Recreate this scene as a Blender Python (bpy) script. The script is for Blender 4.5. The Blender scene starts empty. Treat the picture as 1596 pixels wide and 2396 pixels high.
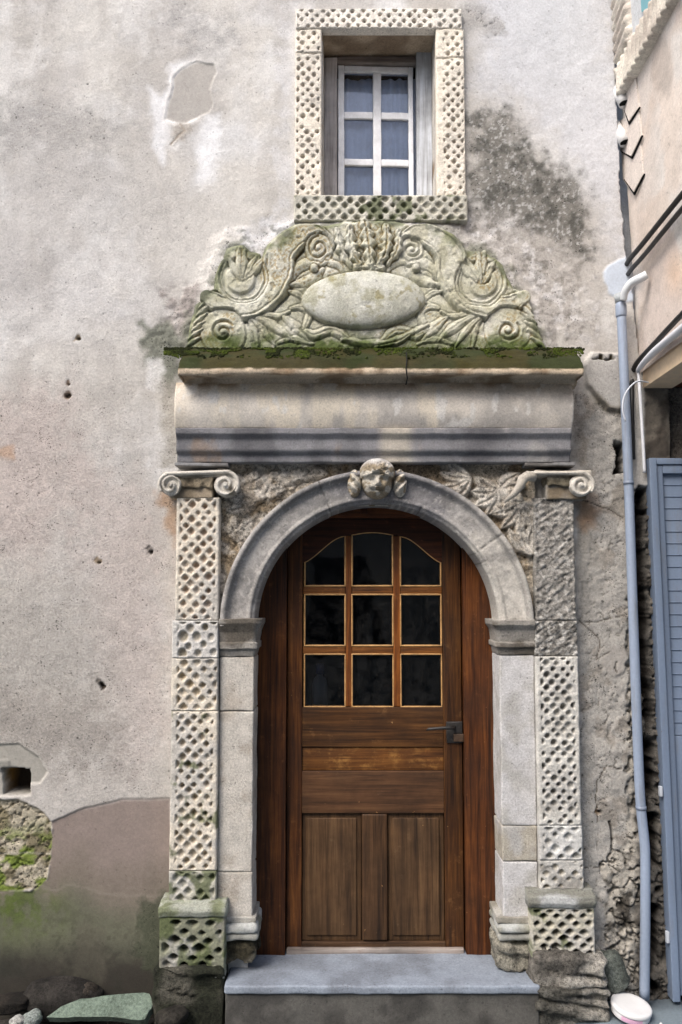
import bpy, math, random
import numpy as np
from mathutils import Vector

random.seed(7)
rng = np.random.default_rng(7)
scene = bpy.context.scene
COL = scene.collection

# ---------------------------------------------------------------- camera model
PW, PH, FPX = 1596.0, 2396.0, 1900.0
TH = math.radians(4.2)
SH = 0.0219
CX, CY = PW / 2, PH / 2 + SH * PH
CAM = np.array([0.0, -3.8, 1.842])
ct, st = math.cos(TH), math.sin(TH)


def P(px, py, Y=0.0):
    """point of the photo laid on the vertical plane y = Y"""
    a, b = (px - CX) / FPX, -(py - CY) / FPX
    d = np.array([a, ct - b * st, st + b * ct])
    t = (Y - CAM[1]) / d[1]
    return CAM + d * t


def px_of(X, Y, Z):
    dx, dy, dz = X - CAM[0], Y - CAM[1], Z - CAM[2]
    F = dy * ct + dz * st
    U = -dy * st + dz * ct
    return CX + FPX * dx / F, CY - FPX * U / F


def XA(p1, p2, Y):          # mean world x of an edge traced at two points
    return 0.5 * (P(*p1, Y)[0] + P(*p2, Y)[0])


def ZA(px, py, Y):
    return P(px, py, Y)[2]


# ---------------------------------------------------------------- colour, noise
def lin(c):
    c = np.asarray(c, float) / 255.0
    return np.where(c <= 0.04045, c / 12.92, ((c + 0.055) / 1.055) ** 2.4)


K = 1.12


def A(r, g, b):
    return np.clip(lin((r, g, b)) / K, 0, 0.85)


def _h(i, j, k, seed):
    i = i.astype(np.int64).astype(np.uint32); j = j.astype(np.int64).astype(np.uint32)
    k = np.asarray(k).astype(np.int64).astype(np.uint32)
    h = i * np.uint32(374761393) + j * np.uint32(668265263) + k * np.uint32(2147483647 - 1274126177) + np.uint32((seed * 974711 + 12345) & 0xffffffff)
    h = (h ^ (h >> np.uint32(13))) * np.uint32(1274126177)
    h = (h ^ (h >> np.uint32(16))) * np.uint32(2246822519)
    h = h ^ (h >> np.uint32(15))
    return h.astype(np.float64) / 4294967295.0


def vn2(x, y, seed=0):
    i, j = np.floor(x), np.floor(y)
    u, v = x - i, y - j
    u, v = u * u * (3 - 2 * u), v * v * (3 - 2 * v)
    z = np.zeros_like(i)
    a, b = _h(i, j, z, seed), _h(i + 1, j, z, seed)
    c, d = _h(i, j + 1, z, seed), _h(i + 1, j + 1, z, seed)
    return (a * (1 - u) + b * u) * (1 - v) + (c * (1 - u) + d * u) * v


def vn3(x, y, z, seed=0):
    k = np.floor(z); w = z - k; w = w * w * (3 - 2 * w)
    i, j = np.floor(x), np.floor(y)
    u, v = x - i, y - j
    u, v = u * u * (3 - 2 * u), v * v * (3 - 2 * v)
    r = 0
    for kk, ww in ((k, 1 - w), (k + 1, w)):
        a, b = _h(i, j, kk, seed), _h(i + 1, j, kk, seed)
        c, d = _h(i, j + 1, kk, seed), _h(i + 1, j + 1, kk, seed)
        r = r + ww * ((a * (1 - u) + b * u) * (1 - v) + (c * (1 - u) + d * u) * v)
    return r


def fbm(x, y, f, o=4, seed=0, g=0.5):
    s, a, t = 0, 1.0, 0
    for q in range(o):
        s = s + a * vn2(x * f + 17.3 * q, y * f - 9.1 * q, seed + q)
        t += a; a *= g; f *= 2.03
    return s / t


def fbm3(x, y, z, f, o=4, seed=0, g=0.5):
    s, a, t = 0, 1.0, 0
    for q in range(o):
        s = s + a * vn3(x * f + 7.3 * q, y * f - 3.1 * q, z * f + 5.7 * q, seed + q)
        t += a; a *= g; f *= 2.03
    return s / t


def worley(x, y, seed=0):
    i0, j0 = np.floor(x), np.floor(y)
    z = np.zeros_like(i0)
    f1 = np.full_like(x, 9.0); f2 = np.full_like(x, 9.0); idc = np.zeros_like(x)
    for di in (-1, 0, 1):
        for dj in (-1, 0, 1):
            i, j = i0 + di, j0 + dj
            a = i + 0.1 + 0.8 * _h(i, j, z, seed); b = j + 0.1 + 0.8 * _h(i, j, z + 1, seed)
            d = np.hypot(x - a, y - b)
            c = _h(i, j, z + 2, seed)
            idc = np.where(d < f1, c, idc)
            f2 = np.where(d < f1, f1, np.minimum(f2, d)); f1 = np.minimum(f1, d)
    return f1, f2, idc


def ss(a, b, x):
    t = np.clip((x - a) / (b - a), 0, 1)
    return t * t * (3 - 2 * t)


def mix(a, b, t):
    t = np.asarray(t)[..., None]
    return a * (1 - t) + np.asarray(b) * t


def seg_dist(X, Y, pts):
    """distance to a polyline and the parameter 0..1 along it"""
    pts = np.asarray(pts, float)
    best = np.full(X.shape, 1e9); par = np.zeros(X.shape)
    L = np.concatenate([[0], np.cumsum(np.hypot(*np.diff(pts, axis=0).T))]); T = max(L[-1], 1e-9)
    for q in range(len(pts) - 1):
        (ax, ay), (bx, by) = pts[q], pts[q + 1]
        dx, dy = bx - ax, by - ay; l2 = dx * dx + dy * dy + 1e-12
        t = np.clip(((X - ax) * dx + (Y - ay) * dy) / l2, 0, 1)
        d = np.hypot(X - ax - t * dx, Y - ay - t * dy)
        m = d < best
        best = np.where(m, d, best); par = np.where(m, (L[q] + t * math.sqrt(l2)) / T, par)
    return best, par


def poly_sdf(X, Y, pts):
    pts = np.asarray(pts, float)
    d, _ = seg_dist(X, Y, np.vstack([pts, pts[:1]]))
    ins = np.zeros(X.shape, bool)
    n = len(pts)
    for q in range(n):
        (ax, ay), (bx, by) = pts[q], pts[(q + 1) % n]
        if ay == by: continue
        c = ((ay > Y) != (by > Y)) & (X < (bx - ax) * (Y - ay) / (by - ay) + ax)
        ins ^= c
    return np.where(ins, -d, d)


def smooth(pts, n=6):
    p = np.asarray(pts, float)
    p = np.vstack([2 * p[0] - p[1], p, 2 * p[-1] - p[-2]])
    out = []
    for i in range(1, len(p) - 2):
        for t in np.arange(n) / n:
            a, b, c, d = p[i - 1], p[i], p[i + 1], p[i + 2]
            out.append(0.5 * (2 * b + (c - a) * t + (2 * a - 5 * b + 4 * c - d) * t * t + (3 * b - a - 3 * c + d) * t ** 3))
    out.append(p[-2])
    return np.array(out)


# ---------------------------------------------------------------- objects
def link(o, parent=None):
    COL.objects.link(o)
    if parent is not None:
        o.parent = parent
        o.matrix_parent_inverse = parent.matrix_world.inverted()
    return o


def tag(o, label=None, cat=None, group=None, kind=None):
    if label: o['label'] = label
    if cat: o['category'] = cat
    if group: o['group'] = group
    if kind: o['kind'] = kind
    return o


def empty(name, loc, label=None, cat=None, group=None):
    o = bpy.data.objects.new(name, None)
    o.location = loc; o.empty_display_size = 0.1
    COL.objects.link(o)
    bpy.context.view_layer.update()
    return tag(o, label, cat, group)


def mk(name, V, Q, mat, parent=None, col=None, flat=False):
    """V (n,3); Q (m,4) or list of faces; col (n,3|4) or a single rgb"""
    V = np.asarray(V, float)
    me = bpy.data.meshes.new(name)
    if isinstance(Q, np.ndarray) and Q.ndim == 2 and Q.shape[1] == 4:
        used = np.unique(Q)
        if len(used) < len(V):
            re = np.full(len(V), -1); re[used] = np.arange(len(used))
            V = V[used]; Q = re[Q]
            if col is not None and np.ndim(col) == 2: col = np.asarray(col)[used]
        n, m = len(V), len(Q)
        me.vertices.add(n); me.vertices.foreach_set('co', V.astype(np.float32).ravel())
        me.loops.add(4 * m); me.loops.foreach_set('vertex_index', Q.astype(np.int32).ravel())
        me.polygons.add(m); me.polygons.foreach_set('loop_start', (np.arange(m) * 4).astype(np.int32))
        me.update(calc_edges=True); me.validate()
    else:
        me.from_pydata([tuple(v) for v in V], [], [tuple(int(i) for i in f) for f in Q]); me.update()
    n = len(me.vertices)
    if col is None: col = (0.5, 0.5, 0.5)
    c = np.asarray(col, float)
    if c.ndim == 1: c = np.tile(c, (n, 1))
    if c.shape[1] == 3: c = np.hstack([c, np.ones((n, 1)) * 0.5])
    at = me.color_attributes.new('Col', 'FLOAT_COLOR', 'POINT')
    at.data.foreach_set('color', np.clip(c, 0, 1).astype(np.float32).ravel())
    me.polygons.foreach_set('use_smooth', np.full(len(me.polygons), not flat))
    me.materials.append(mat)
    o = bpy.data.objects.new(name, me)
    return link(o, parent)


def gridq(ny, nx, mask=None):
    i = np.arange(ny * nx).reshape(ny, nx)
    q = np.stack([i[:-1, :-1], i[:-1, 1:], i[1:, 1:], i[1:, :-1]], -1)
    if mask is not None: return q[mask]
    return q.reshape(-1, 4)


def ticks(a, b, r, res):
    L = b - a; r = min(r, L * 0.45)
    n = max(1, int(round((L - 2 * r) / res)))
    core = np.linspace(a + r, b - r, n + 1)
    if r <= 1e-6: return core
    e = np.array([0, 0.3, 0.65]) * r
    return np.concatenate([a + e, core, (b - e)[::-1]])


def box_verts(x0, x1, y0, y1, z0, z1, r, res):
    X, Y, Z = ticks(x0, x1, r, res), ticks(y0, y1, r, res), ticks(z0, z1, r, res)
    Vs, Qs, o = [], [], 0

    def face(a, b, f, flip):
        nonlocal o
        B, Aa = np.meshgrid(b, a, indexing='ij')
        V = f(Aa.ravel(), B.ravel())
        q = gridq(len(b), len(a))
        if flip: q = q[:, ::-1]
        Vs.append(V); Qs.append(q + o); o += len(V)
    one = lambda v, n: np.full(n, v)
    face(X, Z, lambda a, b: np.stack([a, one(y0, a.size), b], 1), False)
    face(X, Z, lambda a, b: np.stack([a, one(y1, a.size), b], 1), True)
    face(X, Y, lambda a, b: np.stack([a, b, one(z1, a.size)], 1), False)
    face(X, Y, lambda a, b: np.stack([a, b, one(z0, a.size)], 1), True)
    face(Y, Z, lambda a, b: np.stack([one(x1, a.size), a, b], 1), False)
    face(Y, Z, lambda a, b: np.stack([one(x0, a.size), a, b], 1), True)
    V = np.vstack(Vs); Q = np.vstack(Qs)
    _, idx, inv = np.unique(np.round(V, 6), axis=0, return_index=True, return_inverse=True)
    V = V[idx]; Q = inv.reshape(-1)[Q]
    lo = np.array([x0, y0, z0]); hi = np.array([x1, y1, z1]); rr = np.minimum(r, (hi - lo) * 0.45)
    inner = np.clip(V, lo + rr, hi - rr)
    d = V - inner
    s = d / rr.clip(1e-9)
    n = np.linalg.norm(s, axis=1, keepdims=True)
    V = np.where(n > 1e-9, inner + s / np.maximum(n, 1e-9) * np.minimum(n, 1) * rr, V)
    # corners: points with norm>1 lie outside the ball -> pulled onto it
    return V, Q, (lo + hi) / 2


def rbox(name, x0, x1, y0, y1, z0, z1, mat, parent=None, col=(0.5, 0.5, 0.5), r=0.004, res=0.03, amp=0.0, f=12, seed=0, cfn=None, warp=None, oct=4, strata=0.0):
    V, Q, c = box_verts(x0, x1, y0, y1, z0, z1, r, res)
    if warp is not None: V = warp(V)
    if amp:
        D = np.stack([fbm3(V[:, 0], V[:, 1], V[:, 2], f, oct, seed + 31 * k) - 0.5 for k in range(3)], 1)
        V = V + D * 2 * amp
    if strata:
        q = fbm3(V[:, 0] * 3 + V[:, 2] * 5, V[:, 1] * 3, V[:, 2] * 22 + V[:, 0] * 4, 1.0, 4, seed + 7)
        V[:, 1] += strata * ss(.52, .44, q) * (V[:, 1] < c[1])
    cc = cfn(V) if cfn is not None else col
    return mk(name, V, Q, mat, parent, cc)


def blotch(base, dark, V, f=8, seed=0, lo=0.45, hi=0.7, alpha=0.5):
    t = ss(lo, hi, fbm3(V[:, 0], V[:, 1], V[:, 2], f, 5, seed))
    c = np.asarray(base) * (1 - t[:, None]) + np.asarray(dark) * t[:, None]
    return np.hstack([c, np.full((len(V), 1), alpha)])


def hf_panel(name, x0, x1, z0, z1, Yf, Yb, res, hfn, cfn, mat, parent=None, r=0.006):
    """front panel: hfn(X,Z) inward depth (m), cfn(X,Z,h) -> rgb(a); sides run back to Yb"""
    nx, nz = max(2, int((x1 - x0) / res) + 1), max(2, int((z1 - z0) / res) + 1)
    xs = np.linspace(x0, x1, nx); zs = np.linspace(z0, z1, nz)
    X, Z = np.meshgrid(xs, zs)
    h = hfn(X, Z)
    e = np.minimum(np.minimum(X - x0, x1 - X), np.minimum(Z - z0, z1 - Z))
    en = e + (fbm(X, Z, 40, 3, 5) - 0.5) * r
    h = h + r * ss(r, 0, en) ** 2
    C = cfn(X, Z, h)
    if C.shape[-1] == 3: C = np.concatenate([C, np.full(C.shape[:2] + (1,), 0.5)], -1)
    Y = Yf + h
    X, Y, Z, C = [np.pad(a, [(1, 1), (1, 1)] + [(0, 0)] * (a.ndim - 2), mode='edge') for a in (X, Y, Z, C)]
    m = np.zeros(X.shape, bool); m[0] = m[-1] = True; m[:, 0] = m[:, -1] = True
    Y = np.where(m, Yb, Y)
    V = np.stack([X, Y, Z], -1).reshape(-1, 3)
    return mk(name, V, gridq(*X.shape), mat, parent, C.reshape(-1, 4))


def sweep_x(name, prof, x0, x1, res, mat, parent=None, cfn=None, amp=0.003, f=14, seed=0, capY=0.03, rs=0.006):
    """profile [(y,z)] bottom to top, drawn along x, with returns at both ends"""
    p = np.asarray(prof, float)
    out = [p[0]]
    for a, b in zip(p[:-1], p[1:]):
        n = max(1, int(np.hypot(*(b - a)) / rs))
        for t in (np.arange(n) + 1) / n: out.append(a + (b - a) * t)
    p = np.array(out)
    xs = np.linspace(x0, x1, max(2, int((x1 - x0) / res)))
    Yp, Xg = np.meshgrid(p[:, 0], xs, indexing='ij'); Zg = np.repeat(p[:, 1][:, None], len(xs), 1)
    V = np.stack([Xg, Yp, Zg], -1).reshape(-1, 3)
    if amp:
        D = np.stack([fbm3(V[:, 0], V[:, 1], V[:, 2], f, 4, seed + 31 * k) - 0.5 for k in range(3)], 1)
        V = V + D * 2 * amp
    V = V.reshape(len(p), len(xs), 3)
    L = V[:, :1].copy(); L[..., 1] = capY
    R = V[:, -1:].copy(); R[..., 1] = capY
    V = np.concatenate([L, V, R], 1)
    c = cfn(V.reshape(-1, 3)) if cfn is not None else None
    return mk(name, V.reshape(-1, 3), gridq(*V.shape[:2]), mat, parent, c)


def tube(name, pts, rad, mat, parent=None, col=(0.5, 0.5, 0.5), seg=10, closed=False, n=None, flatten=1.0, cap=True):
    p = [Vector(q) for q in pts]
    if closed: p = p + [p[0]]
    N = len(p)
    rads = [rad] * N if np.isscalar(rad) else list(np.interp(np.linspace(0, 1, N), np.linspace(0, 1, len(rad)), rad))
    V, Fs = [], []
    prev = None
    for i in range(N):
        a, b = p[max(i - 1, 0)], p[min(i + 1, N - 1)]
        if closed and i in (0, N - 1): a, b = p[N - 2], p[1]
        t = (b - a).normalized()
        if prev is None:
            ref = Vector((0, 1, 0)) if abs(t.y) < 0.9 else Vector((1, 0, 0))
            nrm = t.cross(ref).normalized()
        else:
            nrm = (prev - t * prev.dot(t)).normalized()
        prev = nrm
        bi = t.cross(nrm)
        for k in range(seg):
            an = 2 * math.pi * k / seg
            V.append(p[i] + (nrm * math.cos(an) + bi * math.sin(an) * flatten) * rads[i])
    for i in range(N - 1):
        for k in range(seg):
            Fs.append((i * seg + k, i * seg + (k + 1) % seg, (i + 1) * seg + (k + 1) % seg, (i + 1) * seg + k))
    if cap and not closed:
        Fs.append(tuple(range(seg))[::-1]); Fs.append(tuple((N - 1) * seg + k for k in range(seg)))
    return mk(name, np.array([tuple(v) for v in V]), Fs, mat, parent, col)


def prism(name, poly, y0, y1, mat, parent=None, col=(0.5, 0.5, 0.5), bev=0.0):
    """polygon [(x,z)] extruded from y0 (front) to y1"""
    n = len(poly)
    V = [(x, y0, z) for x, z in poly] + [(x, y1, z) for x, z in poly]
    Fs = [tuple(range(n)), tuple(range(2 * n - 1, n - 1, -1))]
    for k in range(n): Fs.append((k, n + k, n + (k + 1) % n, (k + 1) % n))
    return mk(name, V, Fs, mat, parent, col, flat=True)


def lathe(name, prof, mat, parent=None, col=(.5, .5, .5), seg=40, cfn=None):
    V, Fs = [], []
    n = len(prof)
    for k in range(seg):
        a = 2 * math.pi * k / seg
        for r, z in prof: V.append((r * math.cos(a), r * math.sin(a), z))
    for k in range(seg):
        for i in range(n - 1):
            Fs.append((k * n + i, ((k + 1) % seg) * n + i, ((k + 1) % seg) * n + i + 1, k * n + i + 1))
    V = np.array(V)
    return mk(name, V, Fs, mat, parent, cfn(V) if cfn else col)


# ---------------------------------------------------------------- materials
def nt(name):
    m = bpy.data.materials.new(name); m.use_nodes = True
    t = m.node_tree; b = t.nodes['Principled BSDF']
    return m, t, b


def N(t, typ, **kw):
    n = t.nodes.new(typ)
    for k, v in kw.items():
        if k.startswith('i_'): n.inputs[k[2:].replace('_', ' ')].default_value = v
        else: setattr(n, k, v)
    return n


def noise(t, vec, scale, detail=4, rough=0.55, dist=0.0):
    n = N(t, 'ShaderNodeTexNoise'); n.inputs['Scale'].default_value = scale
    n.inputs['Detail'].default_value = detail; n.inputs['Roughness'].default_value = rough
    n.inputs['Distortion'].default_value = dist
    t.links.new(vec, n.inputs['Vector']); return n.outputs['Fac']


def mrange(t, v, a, b, c, d):
    n = N(t, 'ShaderNodeMapRange'); n.clamp = True
    for k, x in zip(('From Min', 'From Max', 'To Min', 'To Max'), (a, b, c, d)): n.inputs[k].default_value = x
    t.links.new(v, n.inputs['Value']); return n.outputs['Result']


def math_(t, op, a, b):
    n = N(t, 'ShaderNodeMath', operation=op)
    for s, v in zip(n.inputs, (a, b)):
        if isinstance(v, (int, float)): s.default_value = v
        else: t.links.new(v, s)
    return n.outputs[0]


def vscale(t, col, fac):
    n = N(t, 'ShaderNodeVectorMath', operation='SCALE')
    t.links.new(col, n.inputs[0])
    if isinstance(fac, (int, float)): n.inputs['Scale'].default_value = fac
    else: t.links.new(fac, n.inputs['Scale'])
    return n.outputs[0]


def mixc(t, fac, a, b):
    n = N(t, 'ShaderNodeMix', data_type='RGBA')
    if isinstance(fac, (int, float)): n.inputs['Factor'].default_value = fac
    else: t.links.new(fac, n.inputs['Factor'])
    for s, v in ((n.inputs['A'], a), (n.inputs['B'], b)):
        if isinstance(v, tuple): s.default_value = (*v, 1)
        else: t.links.new(v, s)
    return n.outputs['Result']


def m_mineral(name, bump=0.5, bscale=1.0, var=0.22, pits=0.6, specks=0.4, rough=0.92, spec=0.25, bdist=0.006):
    """plaster and stone: colour attribute, mottled, pitted; attribute alpha = how rough and pitted"""
    m, t, b = nt(name)
    at = N(t, 'ShaderNodeAttribute', attribute_name='Col')
    pos = N(t, 'ShaderNodeNewGeometry').outputs['Position']
    n1 = noise(t, pos, 14 * bscale, 6, 0.62)
    n2 = noise(t, pos, 95 * bscale, 5, 0.65)
    n3 = noise(t, pos, 330 * bscale, 2, 0.5)
    v = math_(t, 'ADD', mrange(t, n1, 0.3, 0.7, -var * 0.6, var * 0.6), mrange(t, n2, 0.3, 0.7, -var, var))
    v = math_(t, 'ADD', v, mrange(t, n3, 0.3, 0.7, -var * 0.55, var * 0.55))
    al = at.outputs['Alpha']
    v = math_(t, 'MULTIPLY', v, mrange(t, al, 0, 1, 0.35, 1.5))
    # pits: sparse dark pocks
    vo = N(t, 'ShaderNodeTexVoronoi', feature='F1'); vo.inputs['Scale'].default_value = 52 * bscale
    t.links.new(pos, vo.inputs['Vector'])
    pk = noise(t, pos, 30 * bscale, 2)
    thr = mrange(t, pk, 0.5, 0.72, 0.0, 0.34)
    pit = math_(t, 'MULTIPLY', math_(t, 'LESS_THAN', vo.outputs['Distance'], thr), al)
    pit = math_(t, 'MULTIPLY', pit, pits)
    mp = N(t, 'ShaderNodeMapping'); mp.inputs['Scale'].default_value = (0.75, 1, 1.35); t.links.new(pos, mp.inputs['Vector'])
    vo2 = N(t, 'ShaderNodeTexVoronoi', feature='F1'); vo2.inputs['Scale'].default_value = 105 * bscale
    t.links.new(mp.outputs[0], vo2.inputs['Vector'])
    pk2 = noise(t, pos, 9 * bscale, 4, 0.7)
    pit2 = math_(t, 'LESS_THAN', vo2.outputs['Distance'], math_(t, 'MULTIPLY', mrange(t, pk2, 0.44, 0.66, 0.0, 0.36), mrange(t, al, 0.3, 1.0, 0.15, 1.0)))
    pit = math_(t, 'MAXIMUM', pit, math_(t, 'MULTIPLY', pit2, specks))
    f = math_(t, 'MULTIPLY', math_(t, 'ADD', v, 1.0), math_(t, 'SUBTRACT', 1.0, pit))
    c = vscale(t, at.outputs['Color'], f)
    # faint warm / cool wander
    wc = noise(t, pos, 5.0, 3)
    c = mixc(t, mrange(t, wc, 0.42, 0.66, 0, 0.16), c, vscale(t, c, 1.0))
    t.links.new(c, b.inputs['Base Color'])
    b.inputs['Roughness'].default_value = rough
    b.inputs['Specular IOR Level'].default_value = spec
    hgt = math_(t, 'ADD', math_(t, 'MULTIPLY', n2, 0.45), math_(t, 'MULTIPLY', n3, 0.5))
    hgt = math_(t, 'ADD', hgt, math_(t, 'MULTIPLY', n1, 0.5))
    hgt = math_(t, 'SUBTRACT', hgt, math_(t, 'MULTIPLY', pit, 0.5))
    hgt = math_(t, 'MULTIPLY', hgt, mrange(t, al, 0, 1, 0.25, 1.7))
    bp = N(t, 'ShaderNodeBump'); bp.inputs['Strength'].default_value = bump; bp.inputs['Distance'].default_value = bdist
    t.links.new(hgt, bp.inputs['Height']); t.links.new(bp.outputs['Normal'], b.inputs['Normal'])
    return m


def m_wood(name, dark, mid, light, axis='z', worn=None, wornamt=0.0, rough=0.5, gloss=0.3, fade=None):
    m, t, b = nt(name)
    at = N(t, 'ShaderNodeAttribute', attribute_name='Col')
    pos = N(t, 'ShaderNodeNewGeometry').outputs['Position']
    mp = N(t, 'ShaderNodeMapping')
    s = {'z': (38, 38, 1.6), 'x': (1.6, 38, 38)}[axis]
    mp.inputs['Scale'].default_value = s
    t.links.new(pos, mp.inputs['Vector'])
    g = noise(t, mp.outputs[0], 1.0, 8, 0.66, 0.7)
    mp2 = N(t, 'ShaderNodeMapping'); mp2.inputs['Scale'].default_value = tuple(q * 4.2 for q in s)
    t.links.new(pos, mp2.inputs['Vector'])
    g2 = noise(t, mp2.outputs[0], 1.0, 3, 0.6, 0.2)
    big = noise(t, pos, 4.5, 5, 0.6)
    gg = math_(t, 'ADD', math_(t, 'MULTIPLY', g, 0.75), math_(t, 'MULTIPLY', g2, 0.25))
    r = N(t, 'ShaderNodeValToRGB'); e = r.color_ramp.elements
    e[0].position = 0.36; e[0].color = (*dark, 1); e[1].position = 0.66; e[1].color = (*light, 1)
    k = e.new(0.5); k.color = (*mid, 1)
    t.links.new(gg, r.inputs['Fac'])
    c = vscale(t, r.outputs['Color'], mrange(t, big, 0.3, 0.7, 0.6, 1.35))
    if worn is not None:
        w = noise(t, pos, 16, 8, 0.72)
        w2 = math_(t, 'MULTIPLY', mrange(t, w, 0.62 - wornamt * 0.3, 0.72 - wornamt * 0.25, 0, 1), mrange(t, g, 0.38, 0.58, 0.0, 1))
        c = mixc(t, math_(t, 'MULTIPLY', w2, min(1.0, 0.35 + wornamt)), c, worn)
    # small pale chips
    ch = noise(t, pos, 55, 3, 0.5)
    c = mixc(t, mrange(t, ch, 0.745, 0.765, 0, 0.6), c, (0.45, 0.26, 0.11))
    n = N(t, 'ShaderNodeMix', data_type='RGBA', blend_type='MULTIPLY'); n.inputs['Factor'].default_value = 1
    t.links.new(c, n.inputs['A']); t.links.new(vscale(t, at.outputs['Color'], 2.0), n.inputs['B'])
    t.links.new(n.outputs['Result'], b.inputs['Base Color'])
    t.links.new(mrange(t, big, 0.3, 0.7, rough + 0.15, rough - 0.08), b.inputs['Roughness'])
    b.inputs['Specular IOR Level'].default_value = gloss
    bp = N(t, 'ShaderNodeBump'); bp.inputs['Strength'].default_value = 0.45; bp.inputs['Distance'].default_value = 0.003
    t.links.new(gg, bp.inputs['Height']); t.links.new(bp.outputs['Normal'], b.inputs['Normal'])
    return m


def m_plain(name, rough=0.5, spec=0.5, var=0.12, f=30, metal=0.0, bump=0.0, streak=False, grime=0.0):
    m, t, b = nt(name)
    at = N(t, 'ShaderNodeAttribute', attribute_name='Col')
    pos = N(t, 'ShaderNodeNewGeometry').outputs['Position']
    v = pos
    if streak:
        mp = N(t, 'ShaderNodeMapping'); mp.inputs['Scale'].default_value = (1, 1, 0.12); t.links.new(pos, mp.inputs['Vector']); v = mp.outputs[0]
    n1 = noise(t, v, f, 5, 0.6); n2 = noise(t, pos, f * 9, 3)
    q = math_(t, 'ADD', mrange(t, n1, 0.3, 0.7, -var, var), mrange(t, n2, 0.3, 0.7, -var * 0.4, var * 0.4))
    c = vscale(t, at.outputs['Color'], math_(t, 'ADD', q, 1.0))
    if grime:
        g1 = noise(t, v, 26, 7, 0.72); c = mixc(t, mrange(t, g1, 0.52, 0.70, 0, grime), c, (0.16, 0.15, 0.135))
        g2 = noise(t, pos, 60, 4, 0.6); c = mixc(t, mrange(t, g2, 0.70, 0.74, 0, grime), c, (0.12, 0.07, 0.04))
    t.links.new(c, b.inputs['Base Color'])
    t.links.new(mrange(t, n1, 0.3, 0.7, max(0.05, rough - 0.1), min(1, rough + 0.15)), b.inputs['Roughness'])
    b.inputs['Specular IOR Level'].default_value = spec; b.inputs['Metallic'].default_value = metal
    if bump:
        bp = N(t, 'ShaderNodeBump'); bp.inputs['Strength'].default_value = bump; bp.inputs['Distance'].default_value = 0.003
        t.links.new(n2, bp.inputs['Height']); t.links.new(bp.outputs['Normal'], b.inputs['Normal'])
    return m


def m_glass(name, tint=(0.55, 0.58, 0.6), dusty=0.03):
    m = bpy.data.materials.new(name); m.use_nodes = True
    t = m.node_tree; t.nodes.clear()
    out = N(t, 'ShaderNodeOutputMaterial')
    tr = N(t, 'ShaderNodeBsdfTransparent'); tr.inputs['Color'].default_value = (*tint, 1)
    gl = N(t, 'ShaderNodeBsdfGlossy'); gl.inputs['Roughness'].default_value = 0.03
    fr = N(t, 'ShaderNodeFresnel'); fr.inputs['IOR'].default_value = 1.52
    df = N(t, 'ShaderNodeBsdfDiffuse'); df.inputs['Color'].default_value = (0.35, 0.34, 0.33, 1)
    pos = N(t, 'ShaderNodeNewGeometry').outputs['Position']
    bp = N(t, 'ShaderNodeBump'); bp.inputs['Strength'].default_value = 0.25; bp.inputs['Distance'].default_value = 0.01
    t.links.new(noise(t, pos, 4, 2), bp.inputs['Height']); t.links.new(bp.outputs['Normal'], gl.inputs['Normal'])
    m1 = N(t, 'ShaderNodeMixShader'); t.links.new(fr.outputs[0], m1.inputs[0]); t.links.new(tr.outputs[0], m1.inputs[1]); t.links.new(gl.outputs[0], m1.inputs[2])
    m2 = N(t, 'ShaderNodeMixShader')
    t.links.new(mrange(t, noise(t, pos, 18, 6, 0.7), 0.42, 0.75, 0.0, dusty), m2.inputs[0])
    t.links.new(m1.outputs[0], m2.inputs[1]); t.links.new(df.outputs[0], m2.inputs[2])
    t.links.new(m2.outputs[0], out.inputs['Surface'])
    return m


M_PLASTER = m_mineral('plaster', bump=0.8, var=0.17, pits=0.65, specks=0.8)
M_STONE = m_mineral('carved limestone', bump=0.75, var=0.22, pits=0.55, bscale=1.15)
M_ROUGH = m_mineral('weathered stone', bump=1.0, var=0.42, pits=0.6, bscale=0.8, bdist=0.01)
M_DIRT = m_mineral('soil', bump=1.0, var=0.4, pits=0.5, bscale=0.9, bdist=0.012)
M_MOSS = m_mineral('moss', bump=1.0, var=0.5, pits=0.6, bscale=1.6, bdist=0.008)
M_PAVE = m_mineral('paving', bump=0.35, var=0.16, pits=0.4, rough=0.62, spec=0.4)
M_WV = m_wood('varnished wood upright', (0.014, 0.0048, 0.0015), (0.062, 0.0215, 0.0055), (0.14, 0.054, 0.013), 'z', (0.26, 0.12, 0.045), 0.12)
M_WH = m_wood('varnished wood level', (0.014, 0.0055, 0.002), (0.058, 0.023, 0.007), (0.115, 0.048, 0.014), 'x', (0.25, 0.12, 0.045), 0.10)
M_WO = m_wood('worn varnish board', (0.035, 0.013, 0.004), (0.10, 0.040, 0.010), (0.17, 0.078, 0.020), 'x', (0.27, 0.14, 0.04), 0.42)
M_WG = m_wood('weathered wood', (0.020, 0.010, 0.0045), (0.062, 0.032, 0.014), (0.108, 0.060, 0.029), 'z', (0.15, 0.098, 0.056), 0.05, rough=0.62)
M_WGH = m_wood('weathered wood level', (0.022, 0.012, 0.006), (0.058, 0.031, 0.015), (0.095, 0.055, 0.028), 'x', (0.17, 0.115, 0.075), 0.05, rough=0.62)
M_GREYW = m_wood('grey bleached wood', (0.16, 0.15, 0.15), (0.26, 0.25, 0.25), (0.36, 0.35, 0.36), 'z', (0.42, 0.40, 0.38), 0.1, rough=0.6)
M_GREYH = m_wood('grey bleached bar', (0.15, 0.13, 0.12), (0.3, 0.27, 0.25), (0.45, 0.43, 0.41), 'x', (0.2, 0.12, 0.07), 0.1, rough=0.6)
M_PAINT = m_plain('old white paint', 0.5, 0.4, 0.12, 22, bump=0.2)
M_METAL = m_plain('painted metal', 0.42, 0.45, 0.12, 9, streak=True, grime=0.45)
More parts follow.
